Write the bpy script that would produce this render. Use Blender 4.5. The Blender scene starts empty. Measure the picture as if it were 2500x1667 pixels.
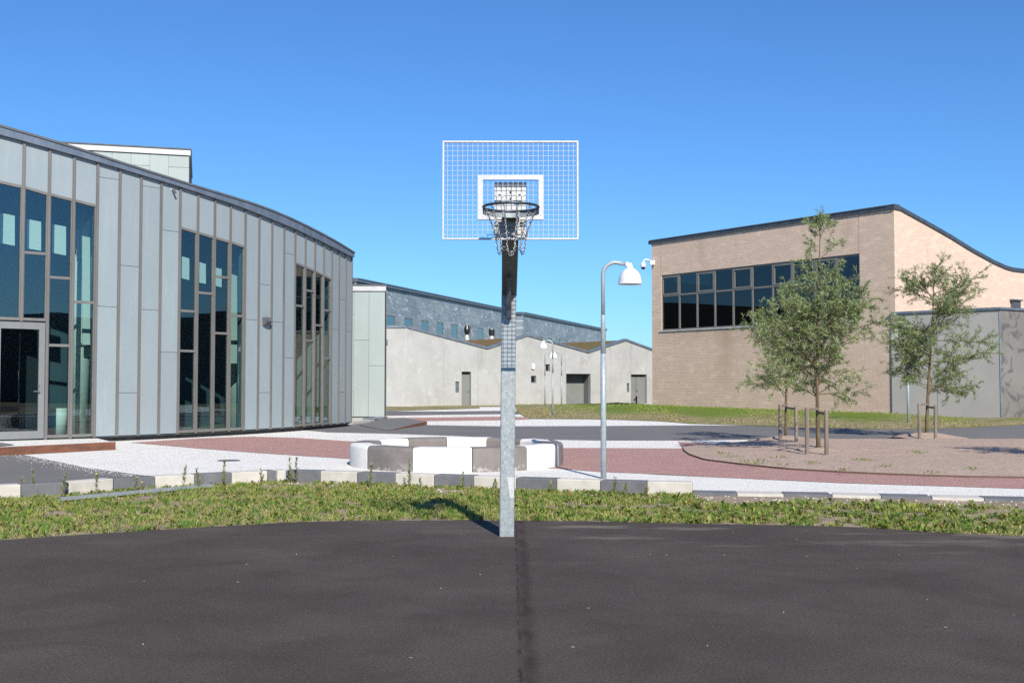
import bpy, bmesh, math, random
import numpy as np
from mathutils import Vector, Matrix
random.seed(7); rng = np.random.default_rng(7)
sc = bpy.context.scene
COL = sc.collection

# ------------------------------------------------------------------ survey helpers (2500x1667 photograph -> metres)
F = 2678.6; PITCH = math.atan(101.9/F); EYE = 1.6
CP, SP = math.cos(PITCH), math.sin(PITCH)
def ray(px, py):
    u = (px-1250)/F; v = (833.5-py)/F
    return Vector((u, CP - v*SP, SP + v*CP))
def at_z(px, py, z=0.0):
    d = ray(px, py); t = (z-EYE)/d.z
    return Vector((d.x*t, d.y*t, z))
def at_Y(px, py, Y):
    d = ray(px, py); t = Y/d.y
    return Vector((d.x*t, Y, EYE+d.z*t))
def z_at(Y, py):
    v = (833.5-py)/F
    return EYE + Y*(SP+v*CP)/(CP-v*SP)
def at_line(px, py, P, Q):
    d = ray(px, py); e = (Q[0]-P[0], Q[1]-P[1])
    t = (P[0]*e[1]-P[1]*e[0])/(d.x*e[1]-d.y*e[0])
    return Vector((d.x*t, d.y*t, EYE+d.z*t))
def conv(x0, y0, s): return lambda x, y: (x0+s*x, y0+s*y)
z1 = conv(0, 280, .2551); z2 = conv(0, 680, .2551); z3 = conv(400, 480, .2551); z5 = conv(840, 660, .2551)
z6 = conv(1220, 660, .2551); z7 = conv(1050, 320, .2551); b1 = conv(1560, 470, .2551); b2 = conv(1800, 500, .35714)
b3 = conv(1560, 850, .39966); b4 = conv(0, 1040, .38265); b5 = conv(800, 1000, .38265); b6 = conv(1600, 1100, .38265)
r1 = conv(400, 600, .3188); r2 = conv(680, 600, .3188); w1 = conv(0, 440, .26776)

# ------------------------------------------------------------------ object helpers
def tag(o, label=None, cat=None, group=None, kind=None):
    if label: o['label'] = label
    if cat: o['category'] = cat
    if group: o['group'] = group
    if kind: o['kind'] = kind
    return o
def empty(name, loc=(0, 0, 0), rz=0, label=None, cat=None, group=None):
    o = bpy.data.objects.new(name, None); COL.objects.link(o)
    o.location = loc; o.rotation_euler = (0, 0, rz); o.empty_display_size = .2
    return tag(o, label, cat, group)
class MB:
    def __init__(s): s.v = []; s.f = []; s.uv = None
    def add(s, vs, fs):
        n = len(s.v); s.v += [tuple(v) for v in vs]; s.f += [tuple(i+n for i in f) for f in fs]; return s
    def hexa(s, b, t):            # two quads, bottom and top, same winding
        return s.add(list(b)+list(t), [(3, 2, 1, 0), (4, 5, 6, 7), (0, 1, 5, 4), (1, 2, 6, 5), (2, 3, 7, 6), (3, 0, 4, 7)])
    def box(s, c, d, rz=0):
        x, y, z = d[0]/2, d[1]/2, d[2]/2; ca, sa = math.cos(rz), math.sin(rz)
        P = [(-x, -y), (x, -y), (x, y), (-x, y)]; P = [(c[0]+a*ca-b*sa, c[1]+a*sa+b*ca) for a, b in P]
        return s.hexa([(a, b, c[2]-z) for a, b in P], [(a, b, c[2]+z) for a, b in P])
    def bar(s, p, q, w, h, up=Vector((0, 0, 1))):      # rectangular bar between two points
        p, q = Vector(p), Vector(q); d = (q-p).normalized(); a = d.cross(up).normalized()*w/2; b = a.cross(d).normalized()*h/2
        return s.hexa([p-a-b, p+a-b, p+a+b, p-a+b], [q-a-b, q+a-b, q+a+b, q-a+b])
    def prism(s, poly, za, zb):
        n = len(poly); zs = za if hasattr(za, '__len__') else [za]*n; ze = zb if hasattr(zb, '__len__') else [zb]*n
        vs = [(p[0], p[1], a) for p, a in zip(poly, zs)]+[(p[0], p[1], a) for p, a in zip(poly, ze)]
        return s.add(vs, [tuple(range(n))[::-1], tuple(range(n, 2*n))]+[(i, (i+1) % n, n+(i+1) % n, n+i) for i in range(n)])
    def tube(s, pts, rad, n=10, cap=True):
        pts = [Vector(p) for p in pts]
        if not hasattr(rad, '__len__'): rad = [rad]*len(pts)
        ref = Vector((0, 0, 1)); rings = []; base = len(s.v); prev = None
        for i, p in enumerate(pts):
            d = (pts[min(i+1, len(pts)-1)]-pts[max(i-1, 0)]).normalized()
            if prev is None:
                a = d.cross(ref)
                if a.length < .05: a = d.cross(Vector((1, 0, 0)))
            else: a = prev-d*prev.dot(d)
            a.normalize(); prev = a; b = d.cross(a)
            for k in range(n):
                t = 2*math.pi*k/n; q = p+(a*math.cos(t)+b*math.sin(t))*rad[i]; s.v.append(tuple(q))
        for i in range(len(pts)-1):
            for k in range(n):
                s.f.append((base+i*n+k, base+i*n+(k+1) % n, base+(i+1)*n+(k+1) % n, base+(i+1)*n+k))
        if cap: s.f.append(tuple(base+k for k in range(n))[::-1]); s.f.append(tuple(base+(len(pts)-1)*n+k for k in range(n)))
        return s
    def lathe(s, prof, c=(0, 0, 0), n=32):
        base = len(s.v)
        for r, z in prof:
            for k in range(n):
                t = 2*math.pi*k/n; s.v.append((c[0]+r*math.cos(t), c[1]+r*math.sin(t), c[2]+z))
        for i in range(len(prof)-1):
            for k in range(n): s.f.append((base+i*n+k, base+i*n+(k+1) % n, base+(i+1)*n+(k+1) % n, base+(i+1)*n+k))
        return s
    def build(s, name, mat, parent=None, smooth=False, bevel=0, uv=None, fix=True, segs=2, brick=None):
        me = bpy.data.meshes.new(name); me.from_pydata(s.v, [], s.f); me.update()
        if brick is not None:
            ul = me.uv_layers.new(name='UVMap'); side = Vector((-brick.y, brick.x))
            for pl in me.polygons:
                ax = side if abs(pl.normal.x*brick.x+pl.normal.y*brick.y) > .6 else brick
                for li in pl.loop_indices: v = me.vertices[me.loops[li].vertex_index].co; ul.data[li].uv = (v.x*ax.x+v.y*ax.y, v.z)
        if uv:
            ul = me.uv_layers.new(name='UVMap')
            for lp in me.loops: ul.data[lp.index].uv = uv(Vector(s.v[lp.vertex_index]))
        if fix:
            bm = bmesh.new(); bm.from_mesh(me); bmesh.ops.recalc_face_normals(bm, faces=bm.faces); bm.to_mesh(me); bm.free()
        if smooth:
            me.polygons.foreach_set('use_smooth', [True]*len(me.polygons))
        me.materials.append(mat)
        o = bpy.data.objects.new(name, me); COL.objects.link(o)
        if parent: o.parent = parent
        if bevel:
            m = o.modifiers.new('bevel', 'BEVEL'); m.width = bevel; m.segments = segs; m.limit_method = 'ANGLE'
            m.use_clamp_overlap = True
        if smooth and bevel == 0: pass
        return o
def sheet(name, pts, z, mat, kind='structure', parent=None):
    me = bpy.data.meshes.new(name); bm = bmesh.new()
    vs = [bm.verts.new((p[0], p[1], z)) for p in pts]; f = bm.faces.new(vs); f.normal_update()
    if f.normal.z < 0: f.normal_flip()
    bmesh.ops.triangulate(bm, faces=[f]); bm.to_mesh(me); bm.free(); me.materials.append(mat)
    o = bpy.data.objects.new(name, me); COL.objects.link(o); o.parent = parent
    if kind: o['kind'] = kind
    return o
def G(c, pts, z=0): return [at_z(*c(*p), z) for p in pts]
def copy_tree(o, parent=None):
    c = o.copy(); COL.objects.link(c)
    if parent: c.parent = parent
    for ch in list(o.children): copy_tree(ch, c)
    return c

# ------------------------------------------------------------------ materials
class NT:
    def __init__(s, name):
        s.m = bpy.data.materials.new(name); s.m.use_nodes = True; s.t = s.m.node_tree; s.t.nodes.clear()
        s.out = s.n('ShaderNodeOutputMaterial'); s.geo = s.n('ShaderNodeNewGeometry'); s.pos = s.geo.outputs['Position']
    def n(s, typ, **kw):
        o = s.t.nodes.new(typ)
        for k, v in kw.items(): setattr(o, k, v)
        return o
    def l(s, a, b): s.t.links.new(a, b)
    def set(s, sock, v):
        if isinstance(v, bpy.types.NodeSocket): s.l(v, sock)
        else:
            if hasattr(sock.default_value, '__len__') and len(sock.default_value) == 4 and len(v) == 3: v = (*v, 1)
            sock.default_value = v
    def noise(s, scale, detail=3, rough=.6, vec=None, stretch=None, dist=0):
        o = s.n('ShaderNodeTexNoise'); o.inputs['Scale'].default_value = scale; o.inputs['Detail'].default_value = detail
        o.inputs['Roughness'].default_value = rough; o.inputs['Distortion'].default_value = dist
        s.l(s.vec(vec, stretch), o.inputs['Vector']); return o.outputs['Fac']
    def vec(s, vec=None, stretch=None):
        vec = vec or s.pos
        if stretch:
            m = s.n('ShaderNodeVectorMath', operation='MULTIPLY'); s.l(vec, m.inputs[0]); m.inputs[1].default_value = stretch; vec = m.outputs[0]
        return vec
    def vor(s, scale, out='Distance', vec=None, stretch=None):
        o = s.n('ShaderNodeTexVoronoi'); o.inputs['Scale'].default_value = scale; s.l(s.vec(vec, stretch), o.inputs['Vector']); return o.outputs[out]
    def ramp(s, fac, a, b, lo=0., hi=1.):
        o = s.n('ShaderNodeMapRange'); s.set(o.inputs[0], fac); o.inputs[1].default_value = a; o.inputs[2].default_value = b
        o.inputs[3].default_value = lo; o.inputs[4].default_value = hi; return o.outputs[0]
    def mix(s, fac, a, b, mode='MIX'):
        o = s.n('ShaderNodeMix', data_type='RGBA', blend_type=mode); s.set(o.inputs[0], fac); s.set(o.inputs[6], a); s.set(o.inputs[7], b); return o.outputs[2]
    def math(s, op, a, b=0.):
        o = s.n('ShaderNodeMath', operation=op); s.set(o.inputs[0], a); s.set(o.inputs[1], b); return o.outputs[0]
    def xyz(s, vec=None):
        o = s.n('ShaderNodeSeparateXYZ'); s.l(vec or s.pos, o.inputs[0]); return o.outputs
    def bump(s, h, strength, dist=.01):
        o = s.n('ShaderNodeBump'); o.inputs['Strength'].default_value = strength; o.inputs['Distance'].default_value = dist; s.l(h, o.inputs['Height']); return o.outputs[0]
    def princ(s, col, rough=.8, metal=0., normal=None, spec=.5, **kw):
        p = s.n('ShaderNodeBsdfPrincipled'); s.set(p.inputs['Base Color'], col); s.set(p.inputs['Roughness'], rough); s.set(p.inputs['Metallic'], metal)
        p.inputs['Specular IOR Level'].default_value = spec
        if normal is not None: s.l(normal, p.inputs['Normal'])
        s.l(p.outputs[0], s.out.inputs[0]); return s.m
def simple(name, a, b=None, scale=6, rough=.6, metal=0, stretch=None, bs=0, bst=.2, bd=.004, spec=.5, lo=.35, hi=.65):
    t = NT(name); b = b or tuple(c*.85 for c in a)
    c = t.mix(t.ramp(t.noise(scale, 4, stretch=stretch), lo, hi), a, b)
    nr = t.bump(t.noise(bs, 3), bst, bd) if bs else None
    return t.princ(c, t.ramp(t.noise(scale*1.7, 2), .3, .7, rough*.88, min(1, rough*1.1)), metal, nr, spec)
M = {}
# court asphalt: fine stones, brown bloom, pale dusty streaks and one paving seam
t = NT('court_asphalt'); X, Y, Z = t.xyz()
big = t.ramp(t.noise(.55, 4), .38, .64); c = t.mix(big, (.080, .067, .058), (.124, .107, .094))
c = t.mix(t.ramp(t.noise(.9, 3, dist=.9), .5, .68, 0, .6), c, (.060, .042, .036))
c = t.mix(t.ramp(t.noise(1.7, 5, dist=.8), .57, .75, 0, .6), c, (.13, .113, .102))
fine = t.vor(260); c = t.mix(t.ramp(fine, .12, .6, .0, .34), c, (.045, .04, .038))
c = t.mix(t.ramp(t.noise(48, 5, .85), .40, .60, 0, .75), c, (.042, .034, .029))
c = t.mix(t.ramp(t.noise(70, 4, .85), .58, .66, 0, .75), c, (.26, .23, .205))
spot = t.ramp(t.vor(2.3), .035, .016); c = t.mix(spot, c, (.42, .40, .36))
wob = t.math('ADD', X, t.ramp(t.noise(3, 3), 0, 1, -.06, .06)); d = t.math('ABSOLUTE', t.math('SUBTRACT', wob, .10))
c = t.mix(t.math('MULTIPLY', t.ramp(d, .075, .01), t.ramp(t.noise(2.2, 3), .35, .6, .3, .95)), c, (.040, .028, .023))
d2 = t.math('ABSOLUTE', t.math('SUBTRACT', t.math('ADD', X, t.ramp(t.noise(9, 3), 0, 1, -.02, .02)), .045)); c = t.mix(t.math('MULTIPLY', t.ramp(d2, .018, .003, 0, .8), t.ramp(t.noise(4, 3), .4, .6)), c, (.02, .018, .018))
pat = t.ramp(t.noise(1.1, 4, stretch=(.5, 1.6, 1)), .56, .68); far = t.ramp(Y, 9.3, 12.5)
c = t.mix(t.math('MULTIPLY', t.math('MULTIPLY', pat, far), t.ramp(X, -.3, 1.2, .15, .85)), c, (.22, .19, .16))
h = t.math('ADD', fine, t.noise(120, 3))
M['court'] = t.princ(c, t.ramp(t.noise(3, 3), .3, .7, .72, .9), 0, t.bump(h, .5, .006), .12)
t = NT('path_asphalt'); c = t.mix(t.ramp(t.noise(.5, 4), .3, .7), (.128, .124, .122), (.158, .153, .15))
c = t.mix(t.ramp(t.noise(120, 2), .5, .75, 0, .4), c, (.2, .2, .2)); M['path'] = t.princ(c, .85, 0, t.bump(t.noise(90, 3), .3, .006), .3)
def gravel(name, a, b, dark, light, sc_=55, stray=None):
    t = NT(name); c = t.mix(t.ramp(t.noise(1.1, 4), .3, .7), a, b)
    ce = t.vor(sc_, 'Color'); s = t.n('ShaderNodeSeparateColor'); t.l(ce, s.inputs[0])
    c = t.mix(t.ramp(s.outputs[0], .55, .95, 0, .7), c, dark); c = t.mix(t.ramp(s.outputs[1], .75, 1, 0, .8), c, light)
    if stray: c = t.mix(t.ramp(t.vor(9), .09, .05, 0, .9), c, stray)
    return t.princ(c, .92, 0, t.bump(t.vor(sc_), .8, .02), .25)
M['white_gravel'] = gravel('white_gravel', (.80, .78, .74), (.74, .72, .68), (.52, .50, .47), (.9, .89, .86))
M['red_gravel'] = gravel('red_gravel', (.46, .27, .235), (.40, .225, .20), (.27, .15, .14), (.62, .46, .43), 70, (.62, .52, .5))
M['island'] = gravel('island_gravel', (.45, .335, .27), (.38, .28, .225), (.22, .17, .14), (.62, .52, .44), 45, (.62, .56, .52))
t = NT('verge_soil'); c = t.mix(t.ramp(t.noise(1.4, 5), .35, .65), (.36, .29, .22), (.25, .19, .14)); c = t.mix(t.ramp(t.noise(30, 4), .45, .7, 0, .6), c, (.12, .1, .06))
M['soil'] = t.princ(c, .95, 0, t.bump(t.noise(25, 4), .8, .03), .2)
t = NT('lawn'); c = t.mix(t.ramp(t.noise(.7, 5), .35, .65), (.13, .205, .02), (.175, .22, .04)); c = t.mix(t.ramp(t.noise(9, 4), .4, .7, 0, .7), c, (.08, .13, .018))
X, Y, Z = t.xyz(); c = t.mix(t.math('MULTIPLY', t.ramp(Z, .19, .10), t.ramp(t.noise(.9, 5, dist=.5), .36, .5, 0, .9)), c, (.30, .24, .15))
c = t.mix(t.ramp(t.noise(6, 4), .6, .75, 0, .5), c, (.34, .28, .2))
M['lawn'] = t.princ(c, .95, 0, t.bump(t.noise(14, 5), 1, .08), .15)
t = NT('far_ground'); c = t.mix(t.ramp(t.noise(.2, 5), .35, .65), (.13, .14, .05), (.2, .17, .1)); M['ground'] = t.princ(c, .95, spec=.2)
# galvanised steel: spangle
def galv(name, a, b, c3, metal=.35, rough=.45, sc_=38):
    t = NT(name); ce = t.vor(sc_, 'Color', stretch=(1, 1, .7)); s = t.n('ShaderNodeSeparateColor'); t.l(ce, s.inputs[0])
    c = t.mix(s.outputs[0], a, b); c = t.mix(t.ramp(t.noise(sc_*1.2, 4, dist=1), .57, .68, 0, .8), c, c3)
    c = t.mix(t.ramp(t.noise(2.5, 3, stretch=(1, 1, .3)), .45, .7, 0, .35), c, a)
    return t.princ(c, t.ramp(s.outputs[1], 0, 1, rough*.8, rough*1.25), metal)
M['galv'] = galv('galvanised_steel', (.27, .30, .31), (.35, .385, .395), (.56, .59, .60))
M['galv_far'] = galv('galvanised_lamp_steel', (.28, .33, .355), (.35, .40, .42), (.48, .53, .55), .2, .5, 25)
M['galv_white'] = galv('bright_galvanised_steel', (.42, .43, .44), (.52, .53, .535), (.62, .62, .62), .15, .5, 60)
M['chain'] = simple('chain_steel', (.42, .42, .41), (.28, .28, .28), 60, .3, .8)
M['rim'] = simple('rim_steel', (.03, .045, .06), (.06, .08, .1), 30, .35, .3)
M['arm'] = simple('shaded_arm_steel', (.20, .22, .235), (.26, .29, .31), 20, .5, .3)  # galvanised steel darkened in its colour for the arm's shaded underside
M['shade'] = simple('white_enamel', (.68, .69, .72), (.62, .63, .66), 3, .3)
M['cement_white'] = simple('white_concrete', (.70, .69, .66), (.61, .60, .575), 3, .8, bs=60, bst=.15)
t = NT('dark_concrete'); c = t.mix(t.ramp(t.noise(2.2, 5, dist=.5), .35, .65), (.135, .12, .112), (.19, .172, .16)); X, Y, Z = t.xyz()
c = t.mix(t.math('MULTIPLY', t.ramp(t.noise(9, 5), .5, .62, 0, .8), t.ramp(Z, .16, .02)), c, (.40, .38, .36)); M['cement_dark'] = t.princ(c, .75, 0, t.bump(t.noise(50, 3), .15, .004))
M['kerb_white'] = simple('pale_kerb_concrete', (.53, .50, .455), (.43, .405, .36), 4, .85, bs=70, bst=.2)
t = NT('grey_kerb_concrete'); c = t.mix(t.ramp(t.noise(3, 4), .35, .65), (.10, .105, .115), (.145, .15, .16)); c = t.mix(t.ramp(t.noise(60, 2), .68, .76, 0, .7), c, (.4, .4, .4)); M['kerb_dark'] = t.princ(c, .85)
# clay-panel cladding
def panelmat(name, a, b):
    t = NT(name); c = t.mix(t.ramp(t.noise(.9, 4), .3, .7), a, b); c = t.mix(t.ramp(t.noise(5, 4, stretch=(1, 1, .15)), .5, .75, 0, .25), c, tuple(x*.88 for x in a))
    c = t.mix(t.ramp(t.geo.outputs['Random Per Island'], 0, 1, 0, .35), c, tuple(x*.84 for x in b))
    c = t.mix(t.ramp(t.noise(2.2, 5, stretch=(3, 3, .25)), .55, .7, 0, .3), c, tuple(min(1, x*1.18) for x in a))
    return t.princ(c, .38, 0, t.bump(t.noise(1.2, 2), .1, .02), .5)
M['panel'] = panelmat('grey_facade_panel', (.275, .325, .345), (.255, .305, .325))
M['panel_light'] = panelmat('pale_green_facade_panel', (.325, .375, .365), (.305, .355, .345))
M['rib'] = simple('rib_aluminium', (.185, .175, .168), (.155, .15, .145), 5, .5, .2, stretch=(1, 1, .2))
M['fascia'] = simple('zinc_fascia', (.20, .235, .285), (.14, .17, .21), 3, .4, .4, stretch=(1, 1, .4))
M['fascia_dark'] = simple('dark_zinc_fascia', (.085, .10, .125), (.06, .07, .09), 3, .45, .3, stretch=(1, 1, .4))
M['fascia_white'] = simple('bright_fascia', (.52, .52, .515), (.42, .43, .44), 3, .5, .1)
M['dark'] = simple('dark_plinth', (.035, .035, .035), (.06, .058, .055), 4, .8)
M['roofing'] = simple('roof_felt', (.11, .12, .13), (.08, .09, .1), 2, .8)
M['frame'] = simple('window_frame_paint', (.19, .185, .17), (.16, .155, .145), 4, .45, .1)
M['door'] = simple('door_frame_paint', (.21, .22, .22), (.19, .2, .2), 4, .4, .1)
M['steel_door'] = simple('grey_steel_door', (.19, .20, .195), (.17, .18, .175), 2, .5)
M['corten'] = simple('rusted_steel', (.20, .075, .04), (.10, .045, .03), 3, .8, 0, stretch=(1, 1, 3), bs=20, bst=.3, lo=.3, hi=.7)
M['wood'] = simple('weathered_stake', (.24, .195, .155), (.13, .105, .085), 9, .85, 0, stretch=(1, 1, .1))
M['bark'] = simple('willow_bark', (.15, .115, .06), (.075, .055, .03), 14, .9, 0, stretch=(1, 1, .25), bs=40, bst=.5, bd=.01)
M['in_wall'] = simple('interior_blue_grey', (.07, .12, .16), (.06, .10, .14), 1, .9)
M['in_floor'] = simple('interior_floor', (.16, .19, .15), (.12, .15, .11), 1, .6)
M['in_pale'] = simple('interior_pale_board', (.74, .78, .76), (.70, .75, .73), 1, .8)
M['black'] = simple('black_plastic', (.015, .015, .017), (.02, .02, .02), 5, .35)
M['lamp_grey'] = simple('grey_metal', (.12, .13, .14), (.15, .16, .17), 5, .45, .3)
M['red'] = simple('dark_red_paint', (.30, .015, .02), (.20, .012, .015), 5, .45)
M['yellow'] = simple('yellow_petal', (.7, .6, .05), (.6, .5, .04), 5, .7)
# raw concrete wall
t = NT('raw_concrete_wall'); c = t.mix(t.ramp(t.noise(.45, 5, dist=.4), .32, .68), (.385, .392, .385), (.32, .322, .316)); c = t.mix(t.ramp(t.noise(1.6, 5, stretch=(1, 1, .35), dist=.6), .52, .75, 0, .5), c, (.24, .235, .215))
c = t.mix(t.ramp(t.noise(2.6, 5, dist=.8), .56, .7, 0, .4), c, (.50, .50, .48))
c = t.mix(t.ramp(t.vor(1.7), .03, .015, 0, .5), c, (.2, .19, .17)); X, Y, Z = t.xyz(); c = t.mix(t.math('MULTIPLY', t.ramp(Z, .6, .0), t.ramp(t.noise(2.5, 4), .4, .7, 0, .6)), c, (.33, .31, .26))
M['concrete'] = t.princ(c, .85, 0, t.bump(t.noise(3, 4), .2, .02))
t = NT('smooth_grey_render'); c = t.mix(t.ramp(t.noise(.5, 4), .3, .7), (.36, .35, .33), (.31, .305, .29)); M['render'] = t.princ(c, .8, 0, t.bump(t.noise(20, 3), .1, .01))
t = NT('stained_grey_render'); sw = t.noise(.9, 5, .55, dist=2.2); c = t.mix(t.ramp(t.noise(.4, 4), .3, .7), (.19, .182, .175), (.14, .135, .13)); c = t.mix(t.ramp(sw, .50, .60, 0, .75), c, (.07, .068, .068)); c = t.mix(t.ramp(t.noise(.8, 3, dist=1.2), .58, .7, 0, .5), c, (.25, .24, .23))
M['stained'] = t.princ(c, .75)
# slate-like zinc shingles with chalk marks (UV in metres)
t = NT('weathered_zinc_shingle'); uvn = t.n('ShaderNodeUVMap').outputs[0]
br = t.n('ShaderNodeTexBrick'); t.l(uvn, br.inputs['Vector']); br.inputs['Scale'].default_value = 1; br.inputs['Brick Width'].default_value = 2.6; br.inputs['Row Height'].default_value = .85; br.inputs['Mortar Size'].default_value = .012; br.inputs['Bias'].default_value = 0
br.inputs['Color1'].default_value = (.20, .25, .285, 1); br.inputs['Color2'].default_value = (.31, .36, .39, 1); br.inputs['Mortar'].default_value = (.07, .09, .11, 1)
c = t.mix(t.ramp(t.noise(.35, 4), .3, .7, 0, .5), br.outputs[0], (.16, .205, .245))
c = t.mix(t.math('MULTIPLY', t.ramp(t.noise(1.3, 6, .7, vec=uvn, stretch=(.55, 1.3, 1), dist=1.6), .55, .61, 0, .85), t.ramp(t.noise(.18, 3), .3, .5)), c, (.55, .60, .63))
c = t.mix(t.ramp(t.noise(2.2, 3, stretch=(1, 1, .15)), .6, .75, 0, .4), c, (.36, .41, .45)); M['zinc'] = t.princ(c, .5, .15)
# brick (UV in metres)
def brickmat(name, c1, c2, mort):
    t = NT(name); uvn = t.n('ShaderNodeUVMap').outputs[0]
    nz = t.n('ShaderNodeTexNoise'); nz.inputs['Scale'].default_value = 3; t.l(uvn, nz.inputs[0])
    off = t.n('ShaderNodeVectorMath', operation='MULTIPLY_ADD'); t.l(nz.outputs[1], off.inputs[0]); off.inputs[1].default_value = (.0, .02, 0); t.l(uvn, off.inputs[2])
    br = t.n('ShaderNodeTexBrick'); t.l(off.outputs[0], br.inputs['Vector']); br.inputs['Scale'].default_value = 1; br.inputs['Brick Width'].default_value = .46; br.inputs['Row Height'].default_value = .088
    br.inputs['Mortar Size'].default_value = .012; br.inputs['Mortar Smooth'].default_value = .3; br.inputs['Bias'].default_value = -.1; br.offset = .37; br.squash = 1
    br.inputs['Color1'].default_value = (*c1, 1); br.inputs['Color2'].default_value = (*c2, 1); br.inputs['Mortar'].default_value = (*mort, 1)
    c = t.mix(t.ramp(t.noise(.22, 5), .35, .7, 0, .55), br.outputs[0], tuple(x*.82 for x in c1))
    c = t.mix(t.ramp(t.noise(1.4, 5, vec=uvn, stretch=(.9, 2.2, 1)), .50, .72, 0, .5), c, tuple(min(1, x*1.3) for x in c1))
    c = t.mix(t.ramp(t.noise(6, 4, vec=uvn, stretch=(.5, 6, 1)), .55, .7, 0, .45), c, tuple(x*.5 for x in c2))
    c = t.mix(t.ramp(t.noise(.5, 4, vec=uvn, stretch=(1.6, .35, 1)), .6, .76, 0, .45), c, (.36, .25, .18))
    c = t.mix(t.ramp(t.noise(9, 2, vec=uvn, stretch=(.35, 3, 1)), .71, .76, 0, .8), c, (.13, .095, .075))
    # damp stain under the ribbon window
    U, Vv, _ = t.xyz(uvn); du = t.math('ABSOLUTE', t.math('ADD', t.math('ADD', U, 11.1), t.ramp(t.noise(1.1, 4), 0, 1, -.6, .6)))
    c = t.mix(t.math('MULTIPLY', t.ramp(du, 1.0, .1, 0, .45), t.math('MULTIPLY', t.ramp(Vv, .8, 4.0), t.ramp(Vv, 5.5, 5.0))), c, (.36, .25, .17))
    du2 = t.math('ABSOLUTE', t.math('ADD', U, t.ramp(t.noise(.8, 3), 0, 1, 12.0, 13.0))); c = t.mix(t.math('MULTIPLY', t.ramp(du2, 4.6, 2.5, 0, .35), t.math('MULTIPLY', t.ramp(Vv, 3.6, 4.8), t.ramp(Vv, 5.6, 5.3))), c, (.36, .25, .17))
    h = t.math('ADD', br.outputs[1], t.math('MULTIPLY', t.noise(6, 4, vec=uvn, stretch=(.5, 6, 1)), -.9))
    n = t.n('ShaderNodeBump'); n.invert = True; n.inputs['Strength'].default_value = .6; n.inputs['Distance'].default_value = .02; t.l(h, n.inputs['Height'])
    return t.princ(c, .9, 0, n.outputs[0], .3)
M['brick'] = brickmat('sand_brick', (.655, .50, .40), (.61, .46, .365), (.59, .455, .365))
t = NT('sedum'); c = t.mix(t.ramp(t.noise(.35, 5), .35, .65), (.19, .085, .03), (.10, .10, .02)); c = t.mix(t.ramp(t.noise(3, 5), .45, .7, 0, .7), c, (.07, .05, .02)); M['sedum'] = t.princ(c, .95, 0, t.bump(t.noise(3, 4), 1, .1))
# glass
def glass(name, tint, refl, rough=.0):
    t = NT(name); tr = t.n('ShaderNodeBsdfTransparent'); tr.inputs[0].default_value = (*tint, 1)
    gl = t.n('ShaderNodeBsdfGlossy'); gl.inputs['Roughness'].default_value = rough; gl.inputs[0].default_value = (.85, .93, .95, 1)
    gl_n = t.bump(t.noise(.5, 1), .015, .05); t.l(gl_n, gl.inputs['Normal'])
    fr = t.n('ShaderNodeLayerWeight'); fr.inputs[0].default_value = .5
    f = t.math('ADD', t.math('MULTIPLY', t.math('POWER', fr.outputs['Facing'], 4.0), .8), refl+.035); mx = t.n('ShaderNodeMixShader'); t.l(f, mx.inputs[0]); t.l(tr.outputs[0], mx.inputs[1]); t.l(gl.outputs[0], mx.inputs[2]); t.l(mx.outputs[0], t.out.inputs[0]); return t.m
M['glass'] = glass('teal_glass', (.76, .86, .85), .055)
M['glass_dark'] = glass('dark_coated_glass', (.10, .15, .15), .045)
M['glass_door'] = glass('grey_door_glass', (.5, .52, .5), .05)
M['glass_mint'] = glass('blue_green_glass', (.55, .66, .66), .22)
# leaves with per-leaf tint
def leafmat(name, trans=.25):
    t = NT(name); at = t.n('ShaderNodeAttribute', attribute_name='tint'); p = t.n('ShaderNodeBsdfPrincipled'); t.l(at.outputs[0], p.inputs[0]); p.inputs['Roughness'].default_value = .5; p.inputs['Specular IOR Level'].default_value = .4
    tl = t.n('ShaderNodeBsdfTranslucent'); t.l(at.outputs[0], tl.inputs[0]); mx = t.n('ShaderNodeMixShader'); mx.inputs[0].default_value = trans; t.l(p.outputs[0], mx.inputs[1]); t.l(tl.outputs[0], mx.inputs[2]); t.l(mx.outputs[0], t.out.inputs[0]); return t.m
M['leaf'] = leafmat('willow_leaf'); M['weed'] = leafmat('weed_leaf', .3)
def tinted_mesh(name, V, Fc, tint, mat, parent=None):
    """V (n,3) array, Fc (m,4) array, tint (n,3)"""
    me = bpy.data.meshes.new(name); me.vertices.add(len(V)); me.vertices.foreach_set('co', np.asarray(V, np.float32).ravel())
    k = Fc.shape[1]; me.loops.add(Fc.size); me.loops.foreach_set('vertex_index', Fc.astype(np.int32).ravel()); me.polygons.add(len(Fc))
    me.polygons.foreach_set('loop_start', np.arange(0, Fc.size, k, dtype=np.int32)); me.polygons.foreach_set('loop_total', np.full(len(Fc), k, np.int32))
    me.update(calc_edges=True); ca = me.color_attributes.new('tint', 'FLOAT_COLOR', 'POINT')
    ca.data.foreach_set('color', np.hstack([tint, np.ones((len(V), 1))]).astype(np.float32).ravel())
    me.materials.append(mat); o = bpy.data.objects.new(name, me); COL.objects.link(o)
    if parent: o.parent = parent
    return o

# ------------------------------------------------------------------ ground
sheet('ground', [(-400, -400), (400, -400), (400, 600), (-400, 600)], -.28, M['ground'])
edge = [at_z(*p) for p in [(0, 1317.4), (230, 1302), (459, 1288.7), (727, 1273.4), (900, 1269.6), (1160, 1269.2), (1450, 1272), (1700, 1277.4), (1900, 1281), (2078, 1285.6), (2200, 1292.5), (2311, 1301), (2500, 1308.5)]]
L0 = edge[0]; R0 = edge[-1]
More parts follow.
